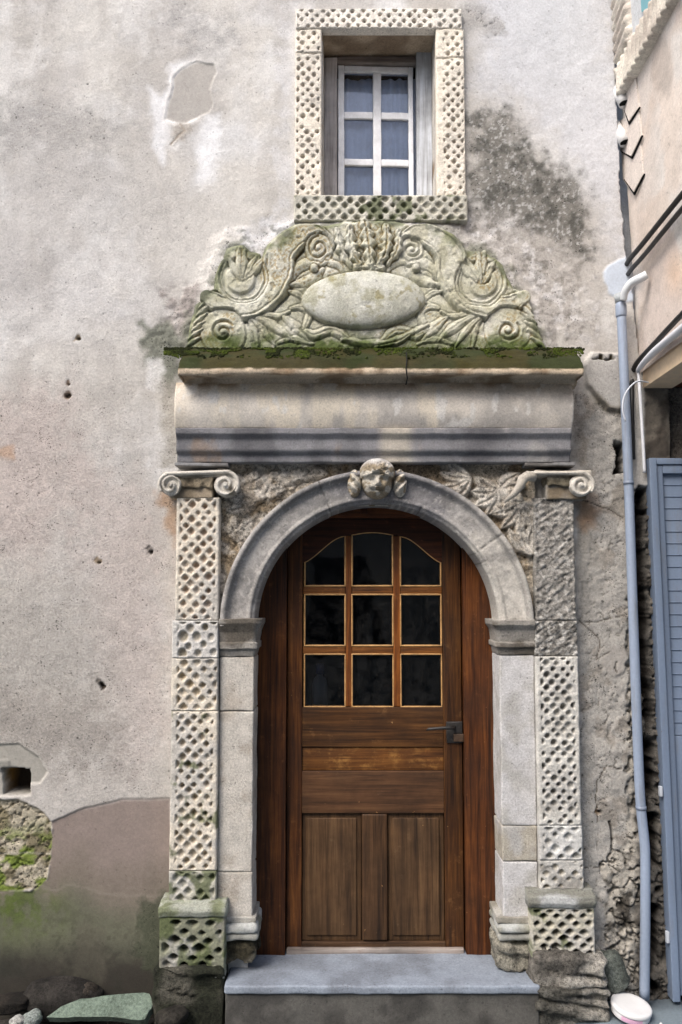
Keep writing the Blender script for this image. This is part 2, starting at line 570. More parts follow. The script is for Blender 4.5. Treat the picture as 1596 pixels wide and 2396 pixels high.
M_PLASTIC = m_plain('plastic', 0.35, 0.5, 0.05, 20)
M_RUBBER = m_plain('black cable', 0.45, 0.5, 0.2, 40)
M_IRON = m_plain('black iron', 0.45, 0.5, 0.3, 60, bump=0.4)
M_BEAD = m_plain('bare wood bead', 0.5, 0.35, 0.35, 26)
M_GLASS = m_glass('old glass')
M_GLASSW = m_glass('clear glass', (.95, .97, 1.0), .02)
M_REFL = m_plain('curtain cloth', 0.85, 0.15, 0.12, 9)
M_DARK = m_plain('dark interior', 0.9, 0.1, 0.3, 3)

# ================================================================ measures
YS = -0.055          # face of the door stone
YD = 0.13            # face of the door frame
R_IN_PX, AX, AYp = 287, 881, 1464
aL, aR = P(595, AYp, YS)[0], P(1168, AYp, YS)[0]
ACX, ACZ = 0.5 * (aL + aR), ZA(AX, AYp, YS)
RI = 0.5 * (aR - aL)
RO = RI * 366 / 287
dL, dR = ACX - RI, ACX + RI           # door opening
wL, wR = P(756, 250, 0)[0], P(1021, 250, 0)[0]
wB, wT = ZA(880, 462, 0), ZA(880, 66, 0)
GZ = lambda x: -0.052 + 0.026 * x + .028 * float(ss(.85, 1.15, np.array(x)))     # ground height

D = lambda pts: [(1.0179 * a, 1.0179 * b) for a, b in pts]

# ================================================================ facade wall
xs = np.concatenate([np.linspace(-4.2, -1.72, 60, endpoint=False), np.arange(-1.72, 1.56, 0.0058)])
zs = np.concatenate([np.linspace(-0.3, -0.12, 6, endpoint=False), np.arange(-0.12, 4.86, 0.0058), np.linspace(4.87, 7.2, 60)])
X, Z = np.meshgrid(xs, zs)
px, py = px_of(X, 0.0, Z)
n_big = fbm(X, Z, 1.1, 5, 3); n_mid = fbm(X, Z, 4.2, 5, 11); n_sm = fbm(X, Z, 22, 4, 23); n_ti = fbm(X, Z, 70, 3, 37)
jit = (n_sm - 0.5) * 60                       # px wobble for stain outlines
jit2 = (n_mid - 0.5) * 160
H = (n_mid - 0.5) * 0.010 + (n_big - 0.5) * 0.016 + (n_sm - 0.5) * 0.0035 + (n_ti - 0.5) * 0.0016     # + outwards
C = np.zeros(X.shape + (3,)) + A(205, 202, 197)
AL = 0.42 + 0 * X
C = mix(C, A(216, 217, 219), ss(0.5, 0.66, fbm(X, Z, 1.7, 5, 51)) * 0.7)
C = mix(C, A(180, 176, 172), ss(0.48, 0.63, fbm(X, Z, 1.4, 5, 61)) * 0.7)
C = mix(C, A(174, 170, 165), ss(0.5, 0.66, fbm(X * 2.4, Z * .55, 1.6, 6, 63, .6)) * 0.55)
C = mix(C, A(222, 221, 219), ss(0.54, 0.68, fbm(X, Z, 3.2, 6, 65, .62)) * 0.5)


def stain(pts, col, soft=40, k=1.0, alpha=None, jb=1.0, off=0.0):
    global C, AL
    d = poly_sdf(px, py, pts) + jit * jb + off
    t = ss(soft, -soft, d) * k
    C = mix(C, col, t)
    if alpha is not None: AL = AL * (1 - t) + alpha * t
    return t


def groove(pts, w, depth, col=None, k=0.9):
    global H, C
    d, _ = seg_dist(px + jit * 0.18, py + jit * 0.15, pts)
    t = ss(w, w * 0.3, d)
    H = H - depth * t
    if col is not None: C = mix(C, col, t * k)
    return t


# pinkish roughcast field, left middle and below
stain(D([(-900, 860), (240, 880), (330, 1000), (395, 1150), (400, 1850), (180, 1870), (-900, 1720)]), A(185, 180, 175), 130, 0.8, 0.85, 2.5)
stain(D([(-200, 910), (150, 905), (180, 1080), (80, 1280), (-200, 1250)]), A(190, 178, 173), 90, 0.7, 0.95, 2)
stain(D([(170, 1060), (380, 1180), (400, 1700), (300, 1760), (220, 1500)]), A(190, 179, 174), 80, 0.6, 0.8, 2)
stain(D([(-300, 1330), (200, 1350), (260, 1640), (120, 1700), (-300, 1690)]), A(168, 164, 158), 90, 0.65, 0.9, 2.5)
stain(D([(-300, 1590), (150, 1600), (250, 1650), (280, 1760), (110, 1760), (-300, 1720)]), A(150, 144, 138), 50, 0.6, 1.0, 2)
# grey weather bands, upper left
stain(D([(-300, 225), (120, 240), (260, 300), (250, 340), (60, 330), (-300, 330)]), A(158, 156, 154), 60, 0.7, 0.95, 2.5)
stain(D([(400, 30), (480, 30), (560, 80), (520, 130), (440, 120)]), A(165, 163, 162), 40, 0.55, 0.9, 2.5)
stain(D([(60, 320), (300, 340), (420, 420), (430, 560), (250, 600), (80, 460)]), A(186, 183, 180), 90, 0.6, 0.7, 3)
stain(D([(-300, 560), (330, 620), (380, 740), (200, 800), (-300, 760)]), A(186, 183, 182), 90, 0.5, 0.8, 3)
stain(D([(640, 20), (672, 20), (672, 520), (640, 520)]), A(214, 214, 216), 26, 0.6, 0.6, 1.5)
# cool pale plaster right of the window
stain(D([(1090, -200), (1420, -200), (1440, 620), (1330, 420), (1190, 250), (1090, 220)]), A(203, 205, 211), 70, 0.85, 0.35, 1.5)
# dark lichen patch right of the window
td = stain(D([(1082, 262), (1175, 255), (1215, 340), (1325, 400), (1365, 490), (1345, 600), (1265, 560), (1190, 520), (1085, 490)]), A(118, 116, 111), 34, 0.9, 1.0, 1.6)
fl = ss(0.60, 0.68, fbm(X, Z, 85, 3, 71)) * td
C = mix(C, A(196, 196, 196), fl * 0.75)
C = mix(C, A(78, 78, 74), ss(0.48, 0.64, fbm(X, Z, 24, 5, 73)) * td * 0.8)
# pale crumbling fringe right of the pediment
tf = stain(D([(1060, 510), (1180, 520), (1280, 590), (1345, 620), (1360, 790), (1260, 790), (1190, 640), (1090, 560)]), A(176, 172, 168), 36, 0.75, 0.95, 1.8)
C = mix(C, A(218, 217, 218), ss(0.52, 0.62, fbm(X, Z, 26, 4, 75)) * tf * 0.8)
C = mix(C, A(122, 119, 113), ss(0.58, 0.68, fbm(X, Z, 34, 4, 77)) * tf * 0.75)
H = H + tf * (fbm(X, Z, 30, 4, 79) - 0.5) * 0.016
tf2 = stain(D([(520, 560), (600, 510), (690, 500), (700, 540), (620, 560), (540, 610), (505, 640)]), A(206, 206, 208), 22, 0.85, 0.95, 1.2)
C = mix(C, A(120, 122, 116), ss(0.56, 0.66, fbm(X, Z, 36, 4, 81)) * tf2 * 0.8)
H = H + tf2 * (fbm(X, Z, 34, 4, 83) - 0.5) * 0.014
# rough crumbly zone left of the pediment, lichen by the cornice end
tr_ = stain(D([(380, 680), (450, 660), (460, 760), (430, 800), (340, 810), (335, 770), (400, 740)]), A(150, 142, 138), 20, 0.85, 1.0, 1.0)
H = H + tr_ * (fbm(X, Z, 40, 4, 85) - 0.5) * 0.022
stain(D([(325, 740), (430, 760), (420, 860), (390, 900), (355, 850), (330, 830)]), A(120, 124, 112), 16, 0.85, 1.0, 0.9)
stain(D([(340, 830), (368, 835), (375, 900), (345, 890)]), A(222, 221, 220), 12, 0.8, 0.6, 0.7)
stain(D([(370, 880), (420, 880), (412, 1070), (375, 1070)]), A(160, 156, 148), 14, 0.7, 1.0, 0.8)
stain(D([(365, 1130), (412, 1140), (410, 1260), (395, 1250)]), A(170, 140, 112), 18, 0.75, 0.8, 0.8)
stain(D([(-40, 1025), (28, 1025), (30, 1050), (-40, 1050)]), A(190, 155, 125), 8, 0.6, None, 0.4)
# lime washes round the spalled patch
for pl, kk in (([(345, 205), (380, 225), (385, 300), (375, 370), (355, 330)], 0.8), ([(470, 262), (505, 262), (508, 330), (490, 415), (455, 415), (450, 360)], 0.85), ([(395, 150), (430, 140), (400, 200), (385, 260), (372, 265)], 0.9)):
    stain(D(pl), A(232, 233, 235), 14, kk, 0.3, 0.5)
# spalled patch
dpt = poly_sdf(px, py, D([(398, 178), (418, 155), (452, 141), (492, 148), (497, 165), (488, 185), (483, 205), (490, 236), (480, 258), (458, 268), (430, 282), (405, 282), (380, 272), (388, 232), (395, 205)])) + jit * 0.12
t = ss(2.5, -1.5, dpt)
H = H * (1 - t) + t * (-0.005 + (n_sm - 0.5) * 0.002); C = mix(C, A(176, 172, 167), t); AL = AL * (1 - t) + 0.25 * t
t = ss(9, 2, np.abs(dpt - 3)) * ss(490, 440, px)
C = mix(C, A(236, 234, 232), t * 0.8)
groove(D([(412, 283), (425, 300), (405, 318), (392, 330)]), 4, 0.003, A(150, 138, 124))
stain(D([(402, 285), (440, 285), (425, 325), (400, 330)]), A(172, 164, 154), 8, 0.7, 1.0, 0.4)
# rust holes and nail scars
for (hx, hy, hr, cc) in ((180, 775, 9, (140, 118, 80)), (157, 880, 6, (120, 90, 62)), (155, 905, 9, (110, 84, 60)), (425, 520, 7, (180, 150, 105)), (200, 190, 6, (130, 115, 100)), (228, 1570, 6, (70, 62, 55)), (232, 1575, 5, (60, 52, 46)), (100, 1495, 4, (70, 66, 62)), (225, 1290, 6, (150, 130, 100)), (345, 1265, 4, (90, 85, 80))):
    hx, hy, hr = hx * 1.018, hy * 1.018, hr * .48
    d = np.hypot(px - hx, (py - hy) * 0.7) + jit * 0.5
    t = ss(hr * 1.2, hr * 0.2, d); C = mix(C, A(*cc), t * 0.75); H = H - 0.004 * t
    t = ss(hr * 0.55, hr * 0.1, np.hypot((px - hx - 2) * .8, py - hy - 4) + jit * .3); C = mix(C, A(58, 48, 40), t * 0.85); H = H - 0.012 * t
# roughcast strip between the right pilaster and the pipe
tq = stain(D([(1315, 900), (1440, 930), (1470, 2300), (1330, 2300), (1330, 1150)]), A(172, 169, 164), 14, 0.95, 1.0, 0.5)
H = H + tq * ((fbm(X, Z, 26, 5, 91) - 0.5) * 0.016)
C = mix(C, A(196, 192, 186), ss(0.52, 0.66, fbm(X, Z, 6, 4, 93)) * tq * 0.6)
C = mix(C, A(140, 132, 122), ss(0.54, 0.66, fbm(X, Z, 9, 5, 95)) * tq * 0.6)
cr = np.abs(fbm(X, Z, 15, 3, 97) - 0.5)
t = ss(0.016, 0.004, cr) * tq * ss(0.45, 0.6, fbm(X, Z, 5, 3, 99))
H = H - 0.005 * t; C = mix(C, A(88, 82, 75), t * 0.6)
stain(D([(1325, 1145), (1370, 1145), (1385, 1390), (1370, 1420), (1330, 1420)]), A(150, 148, 144), 14, 0.7, 0.5, 0.5)
stain(D([(1322, 1140), (1372, 1140), (1368, 1215), (1325, 1210)]), A(172, 140, 110), 16, 0.75, 0.6, 0.5)
dd = np.hypot((px - 1440) / 1.0, (py - 1545) / 1.05) + jit * 0.15
t = ss(36, 30, dd) * ss(1478, 1460, px); C = mix(C, A(166, 162, 157), t * .8); AL = AL * (1 - t) + 0.45 * t; H = H * (1 - t * .7) + 0.004 * t
groove(D([(1415, 1520), (1412, 1535), (1418, 1545)]), 2.5, 0.006, A(80, 74, 68))
groove(D([(1345, 1430), (1400, 1425), (1440, 1412)]), 1.9, 0.005, A(90, 84, 76))
groove(D([(1330, 1425), (1380, 1470), (1372, 1520), (1400, 1500)]), 1.9, 0.005, A(100, 92, 84))
groove(D([(1335, 1150), (1400, 1170), (1432, 1190)]), 1.9, 0.005, A(92, 84, 76))
groove(D([(1342, 1995), (1400, 1990), (1425, 1985), (1440, 1975)]), 1.9, 0.005, A(70, 64, 58))
groove(D([(1402, 1890), (1407, 1930), (1405, 1955)]), 3, 0.02, A(24, 22, 20))
groove(D([(1375, 1890), (1370, 1800), (1395, 1760), (1440, 1770)]), 1.9, 0.005, A(96, 88, 80))
d = np.hypot(px - 1396, py - 1898); d = d + jit * .5; t = ss(13, 5, d); H = H - 0.02 * t; C = mix(C, A(142, 114, 76), t)
d = np.hypot(px - 1404, py - 1900); t = ss(5, 2, d); H = H - 0.02 * t; C = mix(C, A(40, 32, 24), t)
# plaster lobe beside the cornice end
dl = poly_sdf(px, py, D([(1358, 812), (1425, 815), (1430, 930), (1422, 945), (1395, 940), (1370, 915), (1348, 890), (1340, 840)])) + jit * 0.15
t = ss(3, -4, dl); H = H * (1 - t) + t * (0.024 + (n_sm - 0.5) * 0.006); C = mix(C, A(176, 174, 171), t); AL = AL * (1 - t) + 0.6 * t
t = ss(14, 0, np.abs(dl)) * ss(860 * 1.018, 930 * 1.018, py); C = mix(C, A(120, 108, 84), t * 0.6)
for q in ((1381, 1416), (1404, 1416)): pass
for (qx, qy) in ((1380, 822), (1403, 822)):
    qx, qy = qx * 1.018, qy * 1.018
    t = ss(1.5, 0, np.maximum(np.abs(px - qx) - 4.5, np.abs(py - qy) - 5)); H = H - 0.025 * t; C = mix(C, A(70, 64, 48), t)
groove(D([(1360, 828), (1375, 826), (1392, 830), (1408, 826)]), 2.6, 0.014, A(74, 68, 52))
# smooth bluish mortar patch over the pipe
dm = poly_sdf(px, py, D([(1398, 610), (1425, 600), (1450, 585), (1470, 690), (1425, 700), (1410, 680), (1390, 650), (1384, 625)])) + jit * 0.25
t = ss(4, -2, dm); H = H * (1 - t * .8) + t * 0.004; C = mix(C, A(198, 208, 222), t); AL = AL * (1 - t) + 0.1 * t
# smooth cement render, lower left, with algae, darker towards the foot
dS = poly_sdf(px, py, D([(118, 1888), (180, 1862), (280, 1838), (392, 1836), (400, 2400), (-1500, 2400), (-1500, 2052), (70, 2048), (108, 2022), (118, 1950)])) + jit * 0.1
t = ss(3, -3, dS)
H = H * (1 - t * 0.85) - 0.006 * t
cs = np.zeros_like(C) + A(140, 128, 122)
cs = mix(cs, A(124, 115, 106), ss(1960, 2080, py + jit2)); cs = mix(cs, A(102, 102, 88), ss(2060, 2160, py + jit2 * 0.8))
cs = mix(cs, A(84, 100, 42), ss(240, 40, px + jit2 * .8) * ss(100, 15, np.abs(py - 2150 + jit2 * .4)) * (.25 + .75 * ss(.40, .58, fbm(X, Z, 26, 5, 117, .62))))
cs = mix(cs, A(60, 58, 50), ss(2080, 2300, py + jit2) * ss(.50, .62, fbm(X, Z, 38, 4, 118, .6)) * .6)
cs = mix(cs, A(150, 142, 132), ss(5, 1.5, np.abs(py - 2085 + jit2 * .35)) * .25)
cs = mix(cs, A(100, 104, 82), ss(330, 60, px + jit2) * ss(90, 0, np.abs(py - 2200)) * 0.6)
cs = mix(cs, A(58, 55, 50), ss(2200, 2300, py + jit2 * 0.6)); cs = mix(cs, A(52, 52, 46), ss(0.52, 0.62, fbm(X, Z, 6, 5, 103)) * ss(2180, 2280, py) * 0.8)
cs = mix(cs, A(92, 88, 78), ss(0.5, 0.66, fbm(X, Z, 3.5, 6, 105, .62)) * .45 * ss(1900, 2150, py)); cs = mix(cs, A(156, 144, 138), ss(0.55, 0.68, fbm(X, Z, 5, 6, 107, .62)) * .35 * ss(2150, 1950, py))
ck = 0.0 * ss(0.010, 0.003, np.abs(fbm(X, Z, 4.5, 4, 108) - 0.5)) * ss(.48, .6, fbm(X, Z, 2.5, 3, 109)) * t; H = H - .003 * ck; cs = mix(cs, A(70, 64, 58), ck * .7)
C = C * (1 - t[..., None]) + cs * t[..., None]; AL = AL * (1 - t) + 0.28 * t
te = ss(7, 0, np.abs(dS + 1)) * ss(1930, 1880, py); C = mix(C, A(198, 190, 184), te * 0.6)
stain(D([(320, 2080), (392, 2050), (380, 2250), (330, 2230), (305, 2170)]), A(76, 80, 66), 16, 0.8, 1.0, 1.2)
# exposed old stone, far left
dO = poly_sdf(px, py, D([(-300, 1840), (40, 1838), (90, 1860), (119, 1890), (116, 1960), (108, 2020), (80, 2046), (-300, 2052)])) + jit * 0.12
t = ss(2, -2, dO)
f1, f2, _ = worley(X * 9 + n_sm * 2, Z * 16 + n_sm * 2, 5)
ho = -0.012 + 0.016 * (fbm(X * 1.0, Z * 2.0, 24, 5, 111) - 0.4) - 0.012 * ss(0.10, 0.02, f2 - f1)
H = H * (1 - t) + ho * t
co = np.zeros_like(C) + A(178, 170, 152); co = mix(co, A(126, 118, 96), ss(0.46, 0.6, fbm(X, Z, 18, 5, 113)))
co = mix(co, A(118, 134, 62), ss(1900, 2000, py) * ss(0.42, 0.58, fbm(X, Z * 1.6, 14, 5, 115)))
C = C * (1 - t[..., None]) + co * t[..., None]; AL = AL * (1 - t) + 1.0 * t
t = ss(3, 0, np.abs(py - 1998 + jit * 0.1)) * ss(2, -2, dO); C = mix(C, A(190, 184, 170), t * 0.8)
# grey cement patch with the putlog hole
dC = poly_sdf(px, py, D([(-200, 1712), (45, 1710), (88, 1740), (108, 1775), (92, 1800), (70, 1800), (60, 1828), (-200, 1835)])) + jit * 0.1
t = ss(2, -2, dC); H = H * (1 - t) - 0.006 * t; C = mix(C, A(160, 157, 150), t); AL = AL * (1 - t) + 0.3 * t
t = ss(5, 0, np.abs(dC - 2)) * ss(108 * 1.018, 60, px * 0 + 50); C = mix(C, A(200, 196, 188), t * 0.5)
hole = np.maximum(np.abs(px - 38) - 31, np.abs(py - 1829) - 29) + jit * 0.12
t = ss(2, -2, hole); H = H - 0.13 * t; C = mix(C, A(60, 52, 44), t)
t2 = t * ss(22, 6, px + jit * .2); C = mix(C, A(140, 108, 56), t2); H = H + 0.05 * t2
t = ss(1.5, -1, np.maximum(np.abs(px + 20) - 42, np.abs(py - 1792) - 13)); C = mix(C, A(140, 138, 132), t); H = H + 0.006 * t
# rubble foot, bottom right, and the broken strip behind the pipe
dR_ = poly_sdf(px, py, D([(1385, 1985), (1440, 1940), (1450, 1150), (1470, 1120), (1600, 1100), (1600, 2420), (1370, 2420), (1385, 2280), (1390, 2090), (1400, 2040)])) + jit * 0.5
t = ss(4, -4, dR_)
f1, f2, idc = worley(X * 5.5 + (n_sm - .5) * 1.6 + (n_mid - .5), Z * 8 + (n_sm - .5) * 1.6 + (n_mid - .5), 15)
hr = -0.030 + 0.030 * ss(0.02, 0.16, f2 - f1) * (0.5 + 0.6 * idc) + 0.036 * (fbm(X, Z, 17, 6, 121, .6) - 0.5)
H = H * (1 - t) + hr * t
cR = mix(np.zeros_like(C) + A(158, 154, 147), A(184, 179, 170), idc); cR = mix(cR, A(84, 80, 74), ss(0.54, 0.68, fbm(X, Z, 17, 6, 123, .6)))
cR = mix(cR, A(62, 58, 54), ss(1478, 1500, px + jit * 0.4) * 0.75)
C = C * (1 - t[..., None]) + cR * t[..., None]; AL = AL * (1 - t) + 1.0 * t
# deep ragged gap between the two houses
gp = [(1502, 1150), (1500, 1300), (1512, 1560), (1528, 1900), (1535, 2200), (1538, 2320)]
dg, _ = seg_dist(px + jit * 0.35, py, gp)
t = ss(15, 8, dg) * ss(0.28, 0.42, fbm(X, Z * 1.0, 9, 3, 131)); H = H - 0.12 * t; C = mix(C, A(40, 36, 33), t)
d, _ = seg_dist(px + jit * 0.2, py, D([(1416, -60), (1420, 120), (1424, 240), (1432, 420), (1440, 520), (1447, 600)]))
t = ss(6.5, 3.5, d); H = H - 0.09 * t; C = mix(C, A(50, 46, 44), t)
lx_ = np.interp(py, [-60, 122, 244, 427, 529, 611, 870], [1441, 1445, 1449, 1457, 1465, 1472, 1500])
t = ss(-1, 3, px - lx_) * ss(872, 866, py); H = np.where(t > .5, -.14, H)
d = np.maximum(np.abs(px - 1452) - 11, np.abs(py - 1068) - 34) + jit * 0.3; t = ss(2, -3, d); H = H - 0.10 * t; C = mix(C, A(46, 42, 38), t)
# rough masonry over the shutter of the next house
t = ss(1505, 1512, px) * ss(860, 900, py) * ss(1130, 1100, py)
C = mix(C, A(112, 106, 98), t); C = mix(C, A(84, 78, 72), t * ss(0.45, 0.6, fbm(X, Z, 8, 4, 141))); H = H + t * (fbm(X, Z, 22, 4, 143) - 0.5) * 0.02
# flaking top-right of the window surround
tz = stain(D([(1062, 15), (1120, 25), (1160, 60), (1120, 85), (1070, 60)]), A(160, 157, 154), 14, 0.6, 1.0, 1.0)
t = ss(0.022, 0.006, np.abs(fbm(X, Z, 18, 3, 151) - 0.5)) * tz; C = mix(C, A(70, 66, 62), t * 0.9); H = H - 0.008 * t
pdo = [(360 + .6888 * a, 480 + .6888 * b) for a, b in [(112, 500), (116, 410), (140, 330), (195, 285), (212, 215), (236, 180), (244, 140), (300, 128), (330, 150), (390, 165), (440, 112), (500, 72), (590, 62), (650, 48), (740, 44), (840, 50), (900, 66), (985, 84), (1050, 140), (1140, 160), (1200, 225), (1245, 320), (1302, 400), (1318, 500)]]
dpd = poly_sdf(px, py, pdo) + jit * .35
lap = ss(46, -4, dpd) * ss(850, 800, py) * ss(505, 535, py)
H = H + lap * (.030 + .022 * (fbm(X, Z, 22, 5, 161) - .5)); AL = AL * (1 - lap) + lap
C = mix(C, A(126, 128, 114), ss(24, -6, dpd) * ss(850, 800, py) * ss(.40, .58, fbm(X, Z, 18, 5, 163)) * .8)
# openings
xm = 0.5 * (X[:-1, :-1] + X[1:, 1:]); zm = 0.5 * (Z[:-1, :-1] + Z[1:, 1:])
open_door = (np.abs(xm - ACX) < RI + 0.02) & (zm < ACZ) & (zm > -0.25) | (np.hypot(xm - ACX, zm - ACZ) < RI + 0.02)
open_win = (xm > wL - 0.004) & (xm < wR + 0.004) & (zm > wB - 0.004) & (zm < wT + 0.004)
past = (0.5 * (px[:-1, :-1] + px[1:, 1:]) > 1519 + (0.5 * (py[:-1, :-1] + py[1:, 1:]) - 1080) * .043) & (0.5 * (py[:-1, :-1] + py[1:, 1:]) > 1078)
V = np.stack([X, -H, Z], -1).reshape(-1, 3)
wall = mk('facade_wall', V, gridq(*X.shape, mask=~(open_door | open_win | past)), M_PLASTER, None, np.concatenate([C, AL[..., None]], -1).reshape(-1, 4))
tag(wall, 'old grey and pinkish plaster wall around the carved doorway, stained and mossy at its foot', 'wall')

# dark rooms behind the openings
room = empty('room', (0, 1, 1)); tag(room, kind='structure')


def inside_box(name, x0, x1, y0, y1, z0, z1, col):
    V = [(x0, y0, z0), (x1, y0, z0), (x1, y1, z0), (x0, y1, z0), (x0, y0, z1), (x1, y0, z1), (x1, y1, z1), (x0, y1, z1)]
    Fs = [(0, 1, 2, 3), (7, 6, 5, 4), (0, 3, 7, 4), (1, 5, 6, 2), (3, 2, 6, 7)]
    o = mk(name, V, Fs, M_DARK, room, col, flat=True)
    return o


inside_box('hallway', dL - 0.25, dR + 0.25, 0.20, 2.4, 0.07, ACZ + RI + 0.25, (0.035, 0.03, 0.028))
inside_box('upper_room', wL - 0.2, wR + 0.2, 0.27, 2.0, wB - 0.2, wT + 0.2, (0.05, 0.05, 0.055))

# ================================================================ carved stone doorway
CREAM = A(214, 206, 192); PALE = A(206, 200, 190); GREYS = A(158, 155, 152); DKS = A(112, 108, 102)
doorway = empty('stone_doorway', (ACX, -0.1, 0.0), 'pale carved stone doorway with latticed pilasters, round arch, heavy cornice and scrolled pediment', 'doorway')


def lattice(X, Z, x0, z0, px_, pz_, w, h, p=1.5, jt=0.12, seed=0, miss=0.0, var=0.25):
    best = np.zeros_like(X); idv = np.zeros_like(X)
    for sft in (0.0, 0.5):
        gi = (X - x0) / px_ - sft; gj = (Z - z0) / pz_ - sft
        i, j = np.round(gi), np.round(gj); zz = np.zeros_like(i)
        s = seed + int(sft * 100)
        cx = x0 + (i + sft + (_h(i, j, zz, s) - .5) * jt) * px_; cz = z0 + (j + sft + (_h(i, j, zz + 1, s) - .5) * jt) * pz_
        sz = 1 + (_h(i, j, zz + 2, s) - .5) * 2 * var
        d = (np.abs(X - cx) / (w * sz)) ** p + (np.abs(Z - cz) / (h * sz)) ** p
        t = ss(1.25, 0.30, d) * (_h(i, j, zz + 3, s) >= miss)
        idv = np.where(t > best, _h(i, j, zz + 4, s), idv); best = np.maximum(best, t)
    return best, idv


def lattice_panel(name, x0, x1, z0, z1, Yf, Yb, parent, pitch=0.056, pz=0.060, w=0.0155, h=0.0165, depth=0.020, margin=0.008, seed=0, p=1.35,
                  base=CREAM, hole_tint=A(150, 128, 92), joints=(), moss=0.0, wear=0.12, miss=0.03, res=0.0036, cool=0.7, edge_l=0.0, edge_r=0.0, mossdark=A(84, 94, 56)):
    xc = 0.5 * (x0 + edge_l + x1 - edge_r)

    def field(X, Z):
        wx = (fbm(X, Z, 14, 2, seed + 5) - .5) * 0.008
        L, idv = lattice(X + wx, Z + wx, xc, z0 + pz * 0.25, pitch, pz, w, h, p, 0.17, seed, miss, 0.26)
        e = np.minimum(np.minimum(X - x0 - edge_l, x1 - edge_r - X), np.minimum(Z - z0, z1 - Z))
        for zj in joints: e = np.minimum(e, np.abs(Z - zj))
        L = L * ss(margin * 0.4, margin * 1.3, e)
        er = ss(0.52, 0.7, fbm(X, Z, 9, 4, seed + 9)) * wear
        L = L * (1 - 0.7 * er)
        return L, idv, er

    def hfn(X, Z):
        L, idv, er = field(X, Z)
        hh = depth * L * (0.65 + 0.5 * idv) + (fbm(X, Z, 25, 4, seed + 3) - .5) * 0.007 + (fbm(X, Z, 90, 3, seed + 4) - .5) * 0.003 + er * 0.006
        for zj in joints:
            hh = hh + 0.012 * ss(0.005, 0.0015, np.abs(Z - zj + (fbm(X, Z, 30, 2, seed) - .5) * 0.012))
        return hh

    def cfn(X, Z, hh):
        L, idv, er = field(X, Z)
        c = np.zeros(X.shape + (3,)) + base
        c = mix(c, A(188, 186, 182), ss(0.45, 0.62, fbm(X, Z, 7, 5, seed + 13)) * cool)
        c = mix(c, A(128, 124, 118), er * 0.75)
        c = mix(c, hole_tint, L * (0.25 + 0.6 * idv) * 0.8)  # ochre dirt tint that also darkens the lattice holes
        if moss: c = mix(c, mossdark, ss(0.60 - moss * 0.35, 0.72 - moss * 0.3, fbm(X, Z, 13, 5, seed + 17)) * 0.8)
        return np.concatenate([c, np.full(X.shape + (1,), 0.6)], -1)
    return hf_panel(name, x0, x1, z0, z1, Yf, Yb, res, hfn, cfn, M_STONE, parent)


def plain_stone(c1, c2, seed, lo=.45, hi=.65, al=0.5, f=7):
    return lambda V: blotch(c1, c2, V, f, seed, lo, hi, al)


YP = -0.085      # pilaster face
pxl0, pxl1 = XA((414, 1170), (399, 2100), YP), XA((511, 1170), (507, 2100), YP)
pxr0, pxr1 = XA((1256, 1170), (1260, 2080), YP), XA((1346, 1170), (1362, 2080), YP)
zt = ZA(460, 1164, YP); z1_ = ZA(455, 1452, YP); z2_ = ZA(455, 1540, YP); z3_ = ZA(455, 1664, YP); z4_ = ZA(455, 2038, YP); zb = ZA(450, 2112, YP)
pil_l = empty('pilaster', (0.5 * (pxl0 + pxl1), YP, 0.1)); pil_l.parent = doorway; pil_l.matrix_parent_inverse = doorway.matrix_world.inverted()
pil_l['label'] = 'left pilaster, fully latticed from capital to pedestal'
bpy.context.view_layer.update()
lattice_panel('shaft', pxl0, pxl1, z1_ + 0.001, zt, YP, 0.03, pil_l, seed=1, hole_tint=A(156, 122, 92), edge_l=0.010, edge_r=0.012, miss=0.0)
lattice_panel('shaft_block', pxl0 - 0.012, pxl1, z2_ + 0.001, z1_ - 0.001, YP - 0.003, 0.03, pil_l, pitch=0.068, pz=0.075, w=0.019, h=0.022, seed=2, base=A(206, 204, 200), hole_tint=A(150, 136, 104), p=2.0, edge_l=0.02, miss=0.05)
lattice_panel('shaft_block', pxl0 - 0.012, pxl1, z3_ + 0.001, z2_ - 0.001, YP - 0.001, 0.03, pil_l, pitch=0.062, pz=0.066, w=0.017, h=0.0175, seed=3, hole_tint=A(158, 134, 90), edge_l=0.02, wear=0.3)
lattice_panel('shaft_block', pxl0 - 0.010, pxl1 + 0.003, z4_ + 0.001, z3_ - 0.001, YP, 0.03, pil_l, seed=4, w=0.0155, h=0.0165, hole_tint=A(146, 126, 94), edge_l=0.018, edge_r=0.016, moss=0.03)
lattice_panel('shaft_block', pxl0 - 0.010, pxl1 + 0.003, zb, z4_ - 0.001, YP - 0.002, 0.03, pil_l, seed=5, w=0.017, h=0.017, base=A(186, 184, 172), hole_tint=A(96, 96, 66), moss=0.35, edge_l=0.012, wear=0.3)

pil_r = empty('pilaster', (0.5 * (pxr0 + pxr1), YP, 0.1)); pil_r.parent = doorway; pil_r.matrix_parent_inverse = doorway.matrix_world.inverted()
pil_r['label'] = 'right pilaster, worn grey above and latticed below'
bpy.context.view_layer.update()
zr1, zr2, zr3, zr4, zrb = ZA(1300, 1452, YP), ZA(1300, 1536, YP), ZA(1305, 1932, YP), ZA(1305, 2013, YP), ZA(1305, 2082, YP)


x0_t = pxr0 + .02


